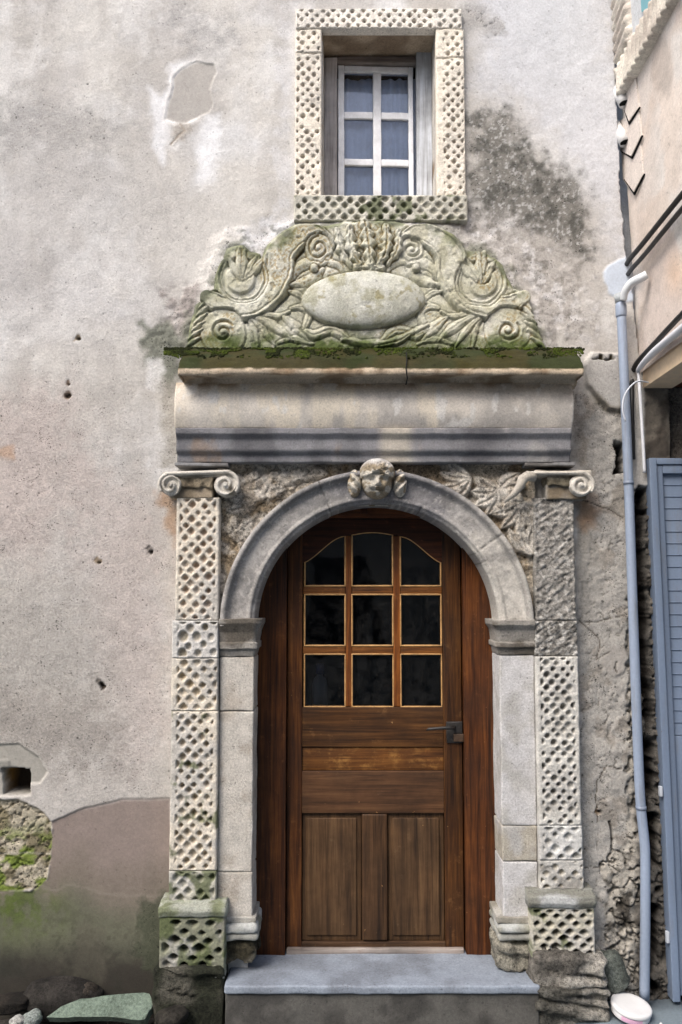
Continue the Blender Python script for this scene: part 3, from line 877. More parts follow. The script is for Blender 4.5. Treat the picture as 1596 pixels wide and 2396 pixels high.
def tooled(seed, dark):
    def hfn(X, Z):
        u = (X * 0.75 - Z * 1.0)
        Lx, _ = lattice(X, Z, x0_t, 0.0, .058, .062, .017, .018, 1.4, .2, seed, .1, .3)
        return 0.006 * Lx * (1 - .6 * dark) + (fbm(u * 2.4, (X + Z) * 0.7, 34, 4, seed) - .5) * (.010 + .010 * dark) + (fbm(X, Z, 60, 4, seed + 1) - .5) * (.005 + .006 * dark) + 0.004 * dark

    def cfn(X, Z, h):
        u = (X * 0.75 - Z * 1.0)
        c = np.zeros(X.shape + (3,)) + A(160, 157, 152)
        c = mix(c, A(110, 107, 102), ss(0.42, 0.6, fbm(u * 2.2, (X + Z) * .7, 30, 4, seed + 2)) * (0.40 + 0.4 * dark))
        c = mix(c, A(204, 202, 198), ss(0.58, 0.68, fbm(u, X + Z, 40, 4, seed + 3)) * (0.5 + 0.4 * dark))
        return np.concatenate([c, np.full(X.shape + (1,), 0.9)], -1)
    return hfn, cfn


hF, cF = tooled(201, 0.15); hf_panel('shaft', pxr0, pxr1, zr1 + .001, ZA(1300, 1164, YP), YP + 0.008, 0.03, 0.0045, hF, cF, M_ROUGH, pil_r)
hF, cF = tooled(211, 0.8); hf_panel('shaft_block', pxr0 - 0.006, pxr1 + 0.004, zr2 + .001, zr1 - .001, YP + 0.004, 0.03, 0.0045, hF, cF, M_ROUGH, pil_r)
lattice_panel('shaft_block', pxr0 - 0.004, pxr1 + 0.002, zr3 + .001, zr2 - .001, YP, 0.03, pil_r, seed=7, pitch=0.050, pz=0.054, w=0.0125, h=0.0125, p=1.8, base=A(208, 206, 200), hole_tint=A(126, 122, 116), edge_l=0.014, edge_r=0.014, wear=0.5, depth=0.026)
lattice_panel('shaft_block', pxr0 - 0.004, pxr1 + 0.004, zr4 + .001, zr3 - .001, YP - .002, 0.03, pil_r, seed=8, pitch=0.062, pz=0.060, w=0.017, h=0.016, base=A(206, 206, 204), hole_tint=A(120, 118, 106), edge_l=0.012, wear=0.35)
lattice_panel('shaft_block', pxr0 - 0.004, pxr1 + 0.006, zrb, zr4 - .001, YP, 0.03, pil_r, seed=9, pitch=0.064, pz=0.058, w=0.014, h=0.012, base=A(204, 202, 196), hole_tint=A(148, 132, 92), wear=0.8, miss=0.25)


def volute_disc(name, cx, cz, R, Yf, Yb, parent, seed, turns=1.6, hand=1, col=PALE):
    nr, na = 26, 72
    V, Cc = [], []
    for a in range(na):
        an = 2 * math.pi * a / na
        for k in range(nr):
            r = R * k / (nr - 1)
            ph = (turns * 2 * math.pi * (1 - r / R) * 1.0 - hand * an)
            g = 0.5 + 0.5 * math.cos(ph)
            d = 0.014 * ss(0.15, 0.75, np.array(1 - g)) * (1 if r > R * 0.2 else 0) - (0.008 if r < R * 0.18 else 0)
            edge = 0.010 * ss(0.88, 1.0, np.array(r / R))
            V.append((cx + r * math.cos(an), Yf + float(d) + float(edge), cz + r * math.sin(an)))
        V.append((cx + R * 1.0 * math.cos(an), Yb, cz + R * 1.0 * math.sin(an)))
    V = np.array(V)
    V = V + np.stack([fbm3(V[:, 0], V[:, 1], V[:, 2], 28, 3, seed + k) - .5 for k in range(3)], 1) * 0.007
    m = nr + 1
    Q = []
    for a in range(na):
        b = (a + 1) % na
        for k in range(m - 1): Q.append((a * m + k, a * m + k + 1, b * m + k + 1, b * m + k))
    return mk(name, V, np.array(Q), M_STONE, parent, blotch(col, A(140, 134, 122), V, 22, seed, .48, .66))


# capitals
YC = -0.125
vc = []
for (qx, qy, R, hand, par, sd) in ((398, 1134, 24.5, 1, pil_l, 1), (527, 1133, 28, -1, pil_l, 2), (1361, 1134, 26.5, -1, pil_r, 3)):
    c = P(qx, qy, YC); vc.append(volute_disc('volute', c[0], c[2], R / FPX * 3.68, YC, 0.02, par, sd * 7, hand=hand, col=A(208, 204, 196)))
for (x_a, x_b, ya, yb, par, sd) in ((396, 530, 1094, 1116, pil_l, 0), (1232, 1362, 1090, 1112, pil_r, 5)):
    rbox('abacus', P(x_a, 0, YC)[0], P(x_b, 0, YC)[0], YC + 0.014, 0.02, ZA(x_a, yb, YC), ZA(x_a, ya + 9, YC), M_STONE, par, r=0.008, res=0.014, amp=0.005, f=20, seed=sd, cfn=plain_stone(A(196, 190, 180), A(140, 132, 120), sd))
for (x_a, x_b, ya, yb, par, sd, c1, c2) in ((424, 508, 1112, 1140, pil_l, 1, A(150, 138, 118), A(110, 100, 84)), (1262, 1344, 1110, 1136, pil_r, 6, A(146, 138, 122), A(104, 98, 84))):
    rbox('egg_moulding', P(x_a, 0, YC)[0], P(x_b, 0, YC)[0], YC + 0.022, 0.02, ZA(x_a, yb, YC), ZA(x_a, ya, YC), M_ROUGH, par, r=0.010, res=0.006, amp=0.012, f=30, seed=sd, cfn=plain_stone(c1, c2, sd, f=20))
for (x_a, x_b, ya, yb, par, sd, c1) in ((416, 512, 1138, 1166, pil_l, 2, A(166, 152, 132)), (1256, 1347, 1134, 1168, pil_r, 7, A(160, 156, 150))):
    rbox('neck', P(x_a, 0, YP)[0], P(x_b, 0, YP)[0], YP - 0.004, 0.02, ZA(x_a, yb, YP), ZA(x_a, ya, YP), M_STONE, par, r=0.006, res=0.01, amp=0.004, f=18, seed=sd, cfn=plain_stone(c1, A(128, 116, 98), sd, f=10))
def scroll_band(pa, Ra, pb, Rb, par, left=True):
    a, b = P(*pa, YC), P(*pb, YC); k_ = 3.68 / FPX; Ra, Rb = (Ra + 2) * k_, (Rb + 2) * k_
    pts = []
    if left:
        for q in np.linspace(math.radians(215), math.radians(92), 12): pts.append((a[0] + Ra * math.cos(q), YC + .012, a[2] + Ra * math.sin(q)))
    else: pts.append((a[0], YC + .012, b[2] + Rb))
    for q in np.linspace(math.radians(88), math.radians(-35), 12): pts.append((b[0] + Rb * math.cos(q), YC + .012, b[2] + Rb * math.sin(q)))
    tube('scroll_band', smooth(np.array(pts), 3), [.008, .010, .010, .010, .008], M_STONE, par, A(204, 199, 190), 8, flatten=1.6)


scroll_band((398, 1134), 24.5, (527, 1133), 28, pil_l)
scroll_band((1236, 1110), 20, (1361, 1134), 26.5, pil_r, False)
# broken left volute of the right capital: a worn leaf curl
c = P(1226, 1122, YC)
tube('broken_volute', [c + np.array(q) for q in ((0.055, .02, 0.012), (0.02, 0.01, 0.018), (-0.006, 0.0, 0.002), (-0.018, 0.0, -0.03), (-0.045, 0.012, -0.066), (-0.085, 0.03, -0.10))], [0.02, 0.024, 0.024, 0.02, 0.014, 0.006], M_STONE, pil_r, A(186, 180, 170), 12)
# pedestals and plinths
YB = -0.125
x0, x1 = XA((374, 2140), (371, 2250), YB), XA((528, 2140), (524, 2250), YB)
sweep_x('pedestal_cap', [(0.02, ZA(450, 2146, YB)), (YB - .004, ZA(450, 2146, YB)), (YB - 0.014, ZA(450, 2132, YB)), (YB - 0.008, ZA(450, 2122, YB)), (YB + 0.028, ZA(450, 2112, YB + .03)), (YP - 0.002, ZA(450, 2106, YP)), (0.02, ZA(450, 2106, YP))], x0 - .004, x1 + .004, 0.01, M_STONE, pil_l, plain_stone(A(166, 169, 158), A(120, 126, 100), 3, .50, .70, .8, f=13), 0.006, 16, 3)
lattice_panel('pedestal', x0, x1, ZA(450, 2292, YB), ZA(450, 2146, YB), YB, 0.02, pil_l, seed=21, pitch=0.078, pz=0.072, w=0.023, h=0.018, base=A(132, 134, 116), hole_tint=A(56, 58, 40), moss=0.5, wear=0.75, margin=0.02, depth=0.05, miss=0.1)
rbox('plinth', x0 - 0.02, x1 + 0.006, YB - 0.03, 0.02, -0.2, ZA(450, 2268, YB - .02), M_ROUGH, pil_l, r=0.02, res=0.012, amp=0.024, f=9, seed=44, strata=.02, cfn=plain_stone(A(84, 82, 74), A(44, 46, 36), 45, .42, .6, 1.0))
x0, x1 = XA((1240, 2120), (1248, 2230), YB), XA((1390, 2120), (1395, 2230), YB)
sweep_x('pedestal_cap', [(0.02, ZA(1310, 2124, YB)), (YB - .004, ZA(1310, 2124, YB)), (YB - 0.016, ZA(1310, 2112, YB)), (YB - 0.010, ZA(1310, 2098, YB)), (YB + 0.03, ZA(1310, 2088, YB + .03)), (YP - 0.002, ZA(1310, 2080, YP)), (0.02, ZA(1310, 2080, YP))], x0 - .012, x1 + .004, 0.01, M_STONE, pil_r, plain_stone(A(180, 182, 182), A(128, 128, 120), 5, .42, .62, .8, f=12), 0.005, 16, 6)
lattice_panel('pedestal', x0, x1, ZA(1310, 2242, YB), ZA(1310, 2124, YB), YB, 0.02, pil_r, seed=22, pitch=0.058, pz=0.062, w=0.020, h=0.0155, base=A(188, 184, 170), hole_tint=A(70, 66, 52), moss=0.06, wear=0.15, margin=0.016, depth=0.05, miss=0.0)
rbox('plinth', x0 - 0.004, x1 + 0.045, YB - 0.05, 0.02, ZA(1320, 2312, YB - .03), ZA(1320, 2232, YB - .03), M_ROUGH, pil_r, r=0.022, res=0.011, amp=0.034, f=10, seed=46, strata=.035, cfn=plain_stone(A(172, 167, 158), A(104, 100, 94), 47, .42, .62, 1.0))
rbox('plinth', x0 + 0.005, x1 + 0.05, YB - 0.055, 0.02, -0.2, ZA(1320, 2310, YB - .03), M_ROUGH, pil_r, r=0.02, res=0.011, amp=0.03, f=9, seed=48, strata=.035, cfn=plain_stone(A(150, 146, 138), A(84, 82, 76), 49, .42, .6, 1.0))

# jambs with imposts and bases
for side in (-1, 1):
    if side < 0:
        xa, xb = pxl1 + 0.004, dL; c1, c2 = A(200, 195, 187), A(182, 174, 164)
        zj = [ZA(550, q, YS) for q in (1536, 1664, 2040, 2152)]
    else:
        xa, xb = dR, pxr0 - 0.006; c1, c2 = A(203, 202, 203), A(184, 182, 179)
        zj = [ZA(1200, q, YS) for q in (1532, 1932, 2016, 2152)]
    jm = empty('jamb', (0.5 * (xa + xb), YS, 0.1)); jm.parent = doorway; jm.matrix_parent_inverse = doorway.matrix_world.inverted()
    jm['label'] = ('left' if side < 0 else 'right') + ' door jamb of plain pale blocks'
    bpy.context.view_layer.update()
    for k in range(3):
        tone = c1 if not (side > 0 and k == 1) else A(176, 170, 158)
        rbox('block', xa, xb, YS, 0.165, zj[k + 1] + 0.0015, zj[k] - 0.0015, M_STONE, jm, r=0.007, res=0.012, amp=0.0045, f=10, seed=60 + k + 5 * side, cfn=plain_stone(tone, c2, 60 + k, .45, .68, .75, f=14))
    # impost: cyma slab over fillet over scotia, returned into the opening
    zi = [ZA(550 if side < 0 else 1200, q, YS - .03) for q in ((1538, 1520, 1505, 1480, 1458, 1448) if side < 0 else (1533, 1516, 1504, 1474, 1462, 1450))]
    prof = [(0.0, zi[0]), (0.010, zi[1]), (0.020, zi[1] + .002), (0.020, zi[2]), (0.012, zi[2] + .003), (0.020, zi[3]), (0.042, zi[4]), (0.042, zi[5])]
    pts = []
    for a, b in zip(prof[:-1], prof[1:]):
        n_ = max(2, int(math.hypot(b[0] - a[0], b[1] - a[1]) / 0.004))
        for q in range(n_): pts.append((a[0] + (b[0] - a[0]) * q / n_, a[1] + (b[1] - a[1]) * q / n_))
    pts.append(prof[-1]); pts.append((-0.02, zi[5])); pts.insert(0, (-0.02, zi[0]))
    Vg = []
    for o_, z_ in pts:
        if side < 0: path = [(xa, YS - o_)] + [(xa + (xb - xa) * q, YS - o_) for q in np.linspace(0.05, 0.95, 10)] + [(xb + o_ * .8, YS - o_)] + [(xb + o_ * .8, YS + (0.165 - YS) * q) for q in np.linspace(0.1, 1, 8)]
        else: path = [(xb + 0.0, YS - o_)] + [(xb - (xb - xa) * q, YS - o_) for q in np.linspace(0.05, 0.95, 10)] + [(xa - o_ * .8, YS - o_)] + [(xa - o_ * .8, YS + (0.165 - YS) * q) for q in np.linspace(0.1, 1, 8)]
        Vg.append([(x, y, z_) for x, y in path])
    Vg = np.array(Vg); Vf = Vg.reshape(-1, 3)
    Vf = Vf + np.stack([fbm3(Vf[:, 0], Vf[:, 1], Vf[:, 2], 18, 4, 70 + k + side) - .5 for k in range(3)], 1) * 0.011
    q = gridq(*Vg.shape[:2]); q = q if side > 0 else q
    mk('impost', Vf, q, M_STONE, jm, blotch(A(152, 148, 142), A(104, 98, 90), Vf, 12, 71 + side, .42, .62, .7))
    # base: torus and worn block
    zq = [ZA(560 if side < 0 else 1195, q, YS - .03) for q in ((2262, 2196, 2186, 2164, 2150) if side < 0 else (2276, 2196, 2186, 2166, 2150))]
    xo0, xo1 = (xa, xb + 0.03) if side < 0 else (xa - 0.03, xb)
    rbox('base_torus', xo0, xo1, YS - 0.035, 0.165, zq[2], zq[3], M_STONE, jm, r=0.02, res=0.01, amp=0.008, f=18, seed=80 + side, cfn=plain_stone(A(182, 184, 182), A(136, 136, 124), 81))
    rbox('base_fillet', xo0, xo1 - 0.012 * (side < 0), YS - 0.012, 0.165, zq[3] + .0005, zq[4], M_STONE, jm, r=0.005, res=0.012, amp=0.005, f=18, seed=82 + side, cfn=plain_stone(A(178, 176, 170), A(140, 136, 126), 83))
    rbox('base_roll', xo0, xo1 - .002, YS - 0.026, 0.165, zq[2] - .034, zq[2] - .0015, M_STONE, jm, r=0.015, res=0.01, amp=0.009, f=18, seed=88 + side, cfn=plain_stone(A(160, 160, 154), A(100, 98, 86), 89))
    rbox('base_block', xo0, xo1 - 0.012, YS - 0.018, 0.165, zq[0] if side < 0 else zq[0] - .01, zq[2] - .036, M_ROUGH, jm, r=0.022, res=0.009, amp=0.026, f=15, seed=84 + side, strata=.02, cfn=plain_stone(A(128, 122, 108) if side < 0 else A(150, 146, 134), A(62, 58, 46), 85, .42, .6, 1.0))

# arch ring
prof = [(RO + 0.002, 0.03), (RO, YS - 0.030), (RO - 0.004, YS - 0.036), (RO - 0.020, YS - 0.036), (RO - 0.026, YS - 0.026), (RO - 0.034, YS - 0.016), (RO - 0.04, YS - 0.006),
        (RO - 0.06, YS - 0.004), (RI + 0.036, YS - 0.003), (RI + 0.033, YS - 0.007), (RI + 0.020, YS - 0.008), (RI + 0.017, YS + 0.001), (RI + 0.010, YS + 0.004), (RI + 0.003, YS + 0.008), (RI, YS + 0.016), (RI, 0.06), (RI, 0.165)]
pp = [prof[0]]
for a, b in zip(prof[:-1], prof[1:]):
    n_ = max(1, int(math.hypot(b[0] - a[0], b[1] - a[1]) / 0.006))
    for q in range(n_): pp.append((a[0] + (b[0] - a[0]) * (q + 1) / n_, a[1] + (b[1] - a[1]) * (q + 1) / n_))
pp = np.array(pp)
an = np.linspace(math.pi, 0, 300)
Rg, Ag = np.meshgrid(pp[:, 0], an); Yg = np.repeat(pp[:, 1][None, :], len(an), 0)
joint = np.zeros_like(Rg)
for ja, jw in ((math.radians(112), .003), (math.radians(69), .0025), (math.radians(36), .0025), (math.radians(31), .002)):
    joint = np.maximum(joint, ss(jw, jw * .2, np.abs((Ag - ja) * Rg + (fbm(Rg, Ag, 30, 3, 90) - .5) * .01)))
Xg, Zg = ACX + Rg * np.cos(Ag), ACZ + Rg * np.sin(Ag)
dis = (fbm(Xg, Zg, 16, 4, 91) - .5) * 0.010 + (fbm(Xg, Zg, 60, 3, 92) - .5) * 0.006 + joint * 0.006
front = (Yg < YS + 0.015)
Yg = Yg + dis * front
Cg = np.zeros(Xg.shape + (3,)) + A(172, 169, 166)
ang = np.degrees(Ag)
Cg = mix(Cg, A(128, 127, 130), ss(112, 104, ang) * ss(52, 62, ang) * 0.9)
Cg = mix(Cg, A(150, 148, 147), ss(128, 120, ang) * ss(108, 112, ang) * 0.8)
Cg = mix(Cg, A(196, 192, 184), ss(42, 34, ang + (fbm(Xg, Zg, 10, 3, 93) - .5) * 20) * 0.7)
Cg = mix(Cg, A(128, 126, 124), ss(0.5, 0.66, fbm(Xg, Zg, 12, 5, 94)) * 0.6)
Cg = mix(Cg, A(112, 110, 110), ss(RO - .036, RO - .03, Rg) * ss(RO - .018, RO - .022, Rg) * 0.45)
Cg = mix(Cg, A(200, 197, 191), ss(0.66, 0.76, fbm(Xg, Zg, 80, 3, 95)) * 0.5)
Cg = mix(Cg, A(84, 80, 76), joint * 0.6)
Vg = np.stack([Xg, Yg, Zg], -1).reshape(-1, 3)
arch = mk('arch', Vg, gridq(*Xg.shape)[:, ::-1], M_STONE, doorway, np.concatenate([Cg, np.full(Xg.shape + (1,), .6)], -1).reshape(-1, 4))

# spandrels
xs_, zs_ = np.arange(pxl1 - 0.02, pxr0 + 0.02, 0.005), np.arange(ACZ - 0.02, ZA(880, 1070, 0), 0.005)
X, Z = np.meshgrid(xs_, zs_); px, py = px_of(X, -0.03, Z)
left = X < ACX
hS = (fbm(X, Z, 10, 5, 161) - .5) * 0.03 + (fbm(X, Z, 40, 4, 162) - .5) * 0.016
f1, f2, idc = worley(X * 13 + fbm(X, Z, 9, 3, 163) * 1.6, Z * 17 + fbm(X, Z, 9, 3, 164) * 1.6, 6)
hS = hS + np.where(left, 0.007 * ss(0.0, 0.2, f2 - f1) + 0.006 * idc - 0.005, 0)
lf = np.zeros_like(X)
for (cx, cy, a0, a1, n_, L, w) in ((600, 1170, 20, 200, 6, 70, 13), (700, 1120, 10, 170, 5, 66, 12), (560, 1270, -60, 100, 5, 60, 11), (1165, 1150, 150, 400, 9, 62, 12), (1215, 1180, 200, 330, 5, 70, 11), (1240, 1300, 60, 130, 4, 80, 9), (1100, 1120, 140, 230, 4, 70, 10)):
    for q in range(n_):
        a = math.radians(a0 + (a1 - a0) * q / (n_ - 1))
        ex, ey = cx + L * math.cos(a), cy - L * math.sin(a)
        mxp, myp = cx + .5 * L * math.cos(a + .18), cy - .5 * L * math.sin(a + .18)
        d, t_ = seg_dist(px, py, smooth([(cx, cy), (mxp, myp), (ex, ey)], 5))
        ww = w * (0.35 + 1.3 * np.sin(np.pi * np.clip(t_, 0, 1)) ** .8)
        lf = np.maximum(lf, np.sqrt(np.clip(1 - (d / ww) ** 2, 0, 1)) * (1 - .35 * ss(.35, 0, d / ww)))
hS = hS + np.where(left, 0.016, 0.034) * lf
cS = np.zeros(X.shape + (3,)) + A(186, 176, 160)
cS = mix(cS, A(150, 132, 106), ss(0.46, 0.62, fbm(X, Z, 12, 5, 165)) * 0.8)
cS = mix(cS, A(192, 186, 176), ss(0.5, 0.62, fbm(X, Z, 16, 4, 166)) * 0.7)
cS = mix(cS, A(94, 78, 58), ss(0.05, 0.0, f2 - f1) * left * 0.35)
cS = mix(cS, A(194, 192, 188), lf * np.where(left, .4, .55))
keep = np.hypot(0.5 * (X[:-1, :-1] + X[1:, 1:]) - ACX, 0.5 * (Z[:-1, :-1] + Z[1:, 1:]) - ACZ) > RI + 0.05
Vs = np.stack([X, -0.028 - hS, Z], -1).reshape(-1, 3); Cs = np.concatenate([cS, np.full(X.shape + (1,), 1.0)], -1).reshape(-1, 4)
lm = (X[:-1, :-1] < ACX)
o = mk('spandrel', Vs, gridq(*X.shape, mask=keep & lm), M_ROUGH, doorway, Cs); o['label'] = 'left spandrel of rough flaking stone'
o = mk('spandrel', Vs, gridq(*X.shape, mask=keep & ~lm), M_ROUGH, doorway, Cs); o['label'] = 'right spandrel carved with spread leaves'

# carved cherub head on the keystone
nx, nz = 150, 120
u, v = np.meshgrid(np.linspace(-72, 74, nx), np.linspace(-62, 58, nz))      # photo pixels, v down
hd = np.zeros_like(u)
face_ = np.clip(1 - (u / 37) ** 2 - ((v - 2) / 43) ** 2, 0, 1); hd = np.maximum(hd, 0.105 * np.sqrt(face_))
cap_ = np.clip(1 - (u / 43) ** 2 - ((v + 18) / 36) ** 2, 0, 1) * ss(-2, -14, v + 6 * np.cos(u / 9)); hd = np.maximum(hd, (0.112 + 0.022 * fbm(u, v, .16, 3, 171)) * np.sqrt(cap_) ** .8)
for s in (-1, 1):
    cxw = s * 54
    wv = np.clip(1 - ((u - cxw) / 17) ** 2 - ((v - 6 - .25 * s * (u - cxw) * 0) / 34) ** 2, 0, 1)
    hd = np.maximum(hd, (0.055 + 0.012 * np.cos((v + s * u) / 4)) * np.sqrt(wv) ** .7)
    hd = hd - 0.016 * np.exp(-((u - s * 14) / 7) ** 2 - ((v - 1) / 4.5) ** 2) + 0.010 * np.exp(-((u - s * 14) / 9) ** 2 - ((v + 8) / 3.5) ** 2)
    hd = hd + 0.012 * np.exp(-((u - s * 18) / 9) ** 2 - ((v - 16) / 9) ** 2) + 0.006 * np.exp(-((u - s * 14) / 4) ** 2 - ((v - 1) / 2.6) ** 2)
hd = hd + 0.026 * np.exp(-(u / 5.5) ** 2) * ss(-6, 12, v) * ss(18, 13, v)
hd = hd - 0.012 * np.exp(-(u / 12) ** 2 - ((v - 25) / 2.5) ** 2) + 0.008 * np.exp(-(u / 11) ** 2 - ((v - 21) / 2.5) ** 2) + 0.009 * np.exp(-(u / 10) ** 2 - ((v - 30) / 3.5) ** 2)
hd = hd + (fbm(u, v, .11, 4, 173) - .5) * 0.016 * ss(0.01, 0.03, hd) - 0.03 * ss(0.012, 0.0, hd)
c0 = P(883, 1124, YS - .03); sc_ = 3.7 / FPX
Xh, Zh = c0[0] + u * sc_, c0[2] - v * sc_
ch = np.zeros(u.shape + (3,)) + A(200, 195, 184); ch = mix(ch, A(152, 140, 120), ss(.44, .6, fbm(u, v, .09, 4, 175))); ch = mix(ch, A(206, 206, 208), ss(-20, -40, v + 12 * fbm(u, v, .1, 3, 177)) * 0.75)
o = mk('carved_head', np.stack([Xh, YS - hd + 0.006, Zh], -1).reshape(-1, 3), gridq(nz, nx)[:, ::-1], M_STONE, doorway, np.concatenate([ch, np.full(u.shape + (1,), .8)], -1).reshape(-1, 4))
o['label'] = 'weathered winged child head on the keystone'

# architrave, frieze, cornice
ex0, ex1 = XA((412, 1010), (410, 960), -0.12), XA((1337, 1010), (1338, 960), -0.12)
zz = lambda q, Y: ZA(870, q, Y)
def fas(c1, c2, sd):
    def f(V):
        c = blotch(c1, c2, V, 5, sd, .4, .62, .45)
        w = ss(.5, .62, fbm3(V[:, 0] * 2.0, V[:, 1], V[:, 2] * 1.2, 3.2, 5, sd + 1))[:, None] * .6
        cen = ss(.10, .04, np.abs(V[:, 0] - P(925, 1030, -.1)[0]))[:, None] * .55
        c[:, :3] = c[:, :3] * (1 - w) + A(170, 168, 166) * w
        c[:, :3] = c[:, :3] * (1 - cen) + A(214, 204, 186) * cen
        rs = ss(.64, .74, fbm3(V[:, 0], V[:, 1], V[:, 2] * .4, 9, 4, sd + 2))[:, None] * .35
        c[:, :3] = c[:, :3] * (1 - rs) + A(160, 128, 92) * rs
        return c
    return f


yA = -0.095
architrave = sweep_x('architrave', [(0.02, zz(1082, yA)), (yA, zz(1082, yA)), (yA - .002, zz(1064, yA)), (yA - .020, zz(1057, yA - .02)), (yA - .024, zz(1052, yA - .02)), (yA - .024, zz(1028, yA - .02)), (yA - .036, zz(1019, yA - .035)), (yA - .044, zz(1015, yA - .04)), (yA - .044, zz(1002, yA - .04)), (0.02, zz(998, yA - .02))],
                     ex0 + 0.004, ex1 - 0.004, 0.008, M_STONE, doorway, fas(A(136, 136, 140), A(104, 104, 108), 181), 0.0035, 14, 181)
for xa_, xb_ in ((410, 535), (1228, 1346)):
    rbox('ressaut', P(xa_, 1085, yA)[0], P(xb_, 1085, yA)[0], yA - .012, .02, zz(1091, yA), zz(1083.5, yA), M_STONE, architrave, r=.004, res=.012, amp=.004, f=16, seed=xa_, cfn=plain_stone(A(142, 142, 144), A(100, 98, 96), xa_))
# frieze: pulvinated
zf0, zf1 = zz(1001, yA - .035), zz(898, yA)
pr = [(0.02, zf0)] + [(yA - 0.004 - 0.048 * math.sin(math.pi * (0.10 + 0.85 * q)) ** .8, zf0 + (zf1 - zf0) * q) for q in np.linspace(0, 1, 14)] + [(0.02, zf1)]


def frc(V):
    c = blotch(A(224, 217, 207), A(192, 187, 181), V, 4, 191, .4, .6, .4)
    w = ss(.5, .62, fbm3(V[:, 0] * 1.8, V[:, 1], V[:, 2] * .5, 4.2, 4, 192))[:, None] * .85
    c[:, :3] = c[:, :3] * (1 - w) + A(238, 228, 210) * w
    ed = ss(.10, .02, np.abs(V[:, 0] - ex0))[:, None] * .6
    c[:, :3] = c[:, :3] * (1 - ed) + A(216, 206, 190) * ed
    o_ = (ss(zf1 - .05, zf1 - .005, V[:, 2]) * ss(.40, .6, fbm3(V[:, 0], V[:, 1], V[:, 2], 7, 4, 193)))[:, None] * .7
    c[:, :3] = c[:, :3] * (1 - o_) + A(150, 122, 88) * o_
    ff = ss(.66, .71, fbm3(V[:, 0], V[:, 1], V[:, 2] * .5, 20, 3, 194))[:, None] * .7
    c[:, :3] = c[:, :3] * (1 - ff) + A(232, 230, 226) * ff
    return c


def round_ends(V, xa, xb, rr=0.03):
    return V


frieze = sweep_x('frieze', pr, ex0 - 0.002, ex1 + 0.004, 0.008, M_STONE, doorway, frc, 0.003, 10, 191)
# cornice: soffit, lip, mossy weathered slope
yL = -0.235
cx0, cx1 = XA((418, 868), (418, 868), yL), XA((1366, 868), (1366, 868), yL)
zl0, zl1, zl2 = zz(877, yL), zz(868, yL), zz(863, yL - .006)
prc = [(0.02, zz(903, yA - .01)), (yA - .01, zz(903, yA - .01)), (yA - .03, zl0 + .012), (yL + .03, zl0 + .010), (yL + .012, zl0 + .002), (yL, zl0), (yL - .006, zl1), (yL - .004, zl2), (yL + .016, zl2 + 0.030), (yL + .045, zl2 + 0.062), (-.05, zz(815, -.05)), (0.02, zz(812, 0))]
zm0 = zl2


def corc(V):
    c = blotch(A(200, 184, 162), A(150, 130, 106), V, 7, 197, .42, .62, .6)
    up = ss(zm0 - 0.002, zm0 + 0.006, V[:, 2] + (fbm3(V[:, 0], V[:, 1], V[:, 2], 22, 4, 198) - .5) * .022)[:, None]
    mo = A(44, 43, 3) * np.ones((len(V), 3))
    g = ss(.40, .6, fbm3(V[:, 0], V[:, 1], V[:, 2], 9, 5, 199))[:, None]
    mo = mo * (1 - g) + A(28, 42, 2) * g
    k = ss(.55, .66, fbm3(V[:, 0], V[:, 1], V[:, 2], 5, 4, 200))[:, None] * .45
    mo = mo * (1 - k) + A(46, 42, 20) * k
    c[:, :3] = c[:, :3] * (1 - up * .97) + mo * up * .97
    return c


def cor_disp(V): return V


cornice = sweep_x('cornice', prc, cx0, cx1, 0.008, M_STONE, doorway, corc, 0.007, 16, 197, rs=0.007)
crk = P(951, 868, yL - .012)
tube('crack', [P(951, 826, -.13) + np.array([0, 0, .004]), P(952, 846, yL + .01) + np.array([0, -.004, .004]), P(950, 862, yL - .007), P(953, 885, yL - .007), P(950, 900, yL + .05)], 0.0028, M_DARK, cornice, (0.02, 0.02, 0.02), 6)
# moss cushions along the ledge: lumps of many small tufts
for (xa, xb, ya, yb, n_, lab) in ((620, 735, 792, 822, 260, 'green moss cushion left of centre on the ledge'), (1010, 1365, 792, 818, 320, 'long dark moss strip at the right of the ledge'), (385, 470, 800, 835, 170, 'moss clump at the left end of the ledge'), (415, 640, 806, 824, 240, 'thin moss line at the left of the ledge'), (730, 1015, 806, 824, 200, 'thin moss line in the middle of the ledge')):
    Vm, Qm = [], []
    for q in range(n_ * 3):
        ya_ = random.triangular(-.20, -.045, -.05)
        xq = P(random.uniform(xa, xb), 812, ya_)[0]
        if vn2(np.array([xq * 16.]), np.array([ya_ * 16.]), 5)[0] + .35 * ss(-.09, -.05, np.array(ya_)) < .50: continue
        zq = np.interp(ya_, [yL + .045, -.05], [zl2 + .062, zz(815, -.05)])
        c = (xq, ya_, zq + .002); r_ = random.uniform(.0025, .0075)
        b0 = len(Vm)
        for la in range(4):
            for lo_ in range(6):
                th = math.pi * la / 3; ph = 2 * math.pi * lo_ / 6 + q
                rr = r_ * random.uniform(.8, 1.25)
                Vm.append((c[0] + rr * math.sin(th) * math.cos(ph), c[1] + rr * math.sin(th) * math.sin(ph), c[2] + rr * .8 * math.cos(th)))
        for la in range(3):
            for lo_ in range(6):
                Qm.append((b0 + la * 6 + lo_, b0 + (la + 1) * 6 + lo_, b0 + (la + 1) * 6 + (lo_ + 1) % 6, b0 + la * 6 + (lo_ + 1) % 6))
    Vm = np.array(Vm)
    o = mk('moss', Vm, np.array(Qm), M_MOSS, cornice, blotch(A(74, 88, 26), A(38, 44, 14), Vm, 16, 203, .4, .6, .8)); o['label'] = lab; o['kind'] = 'stuff'

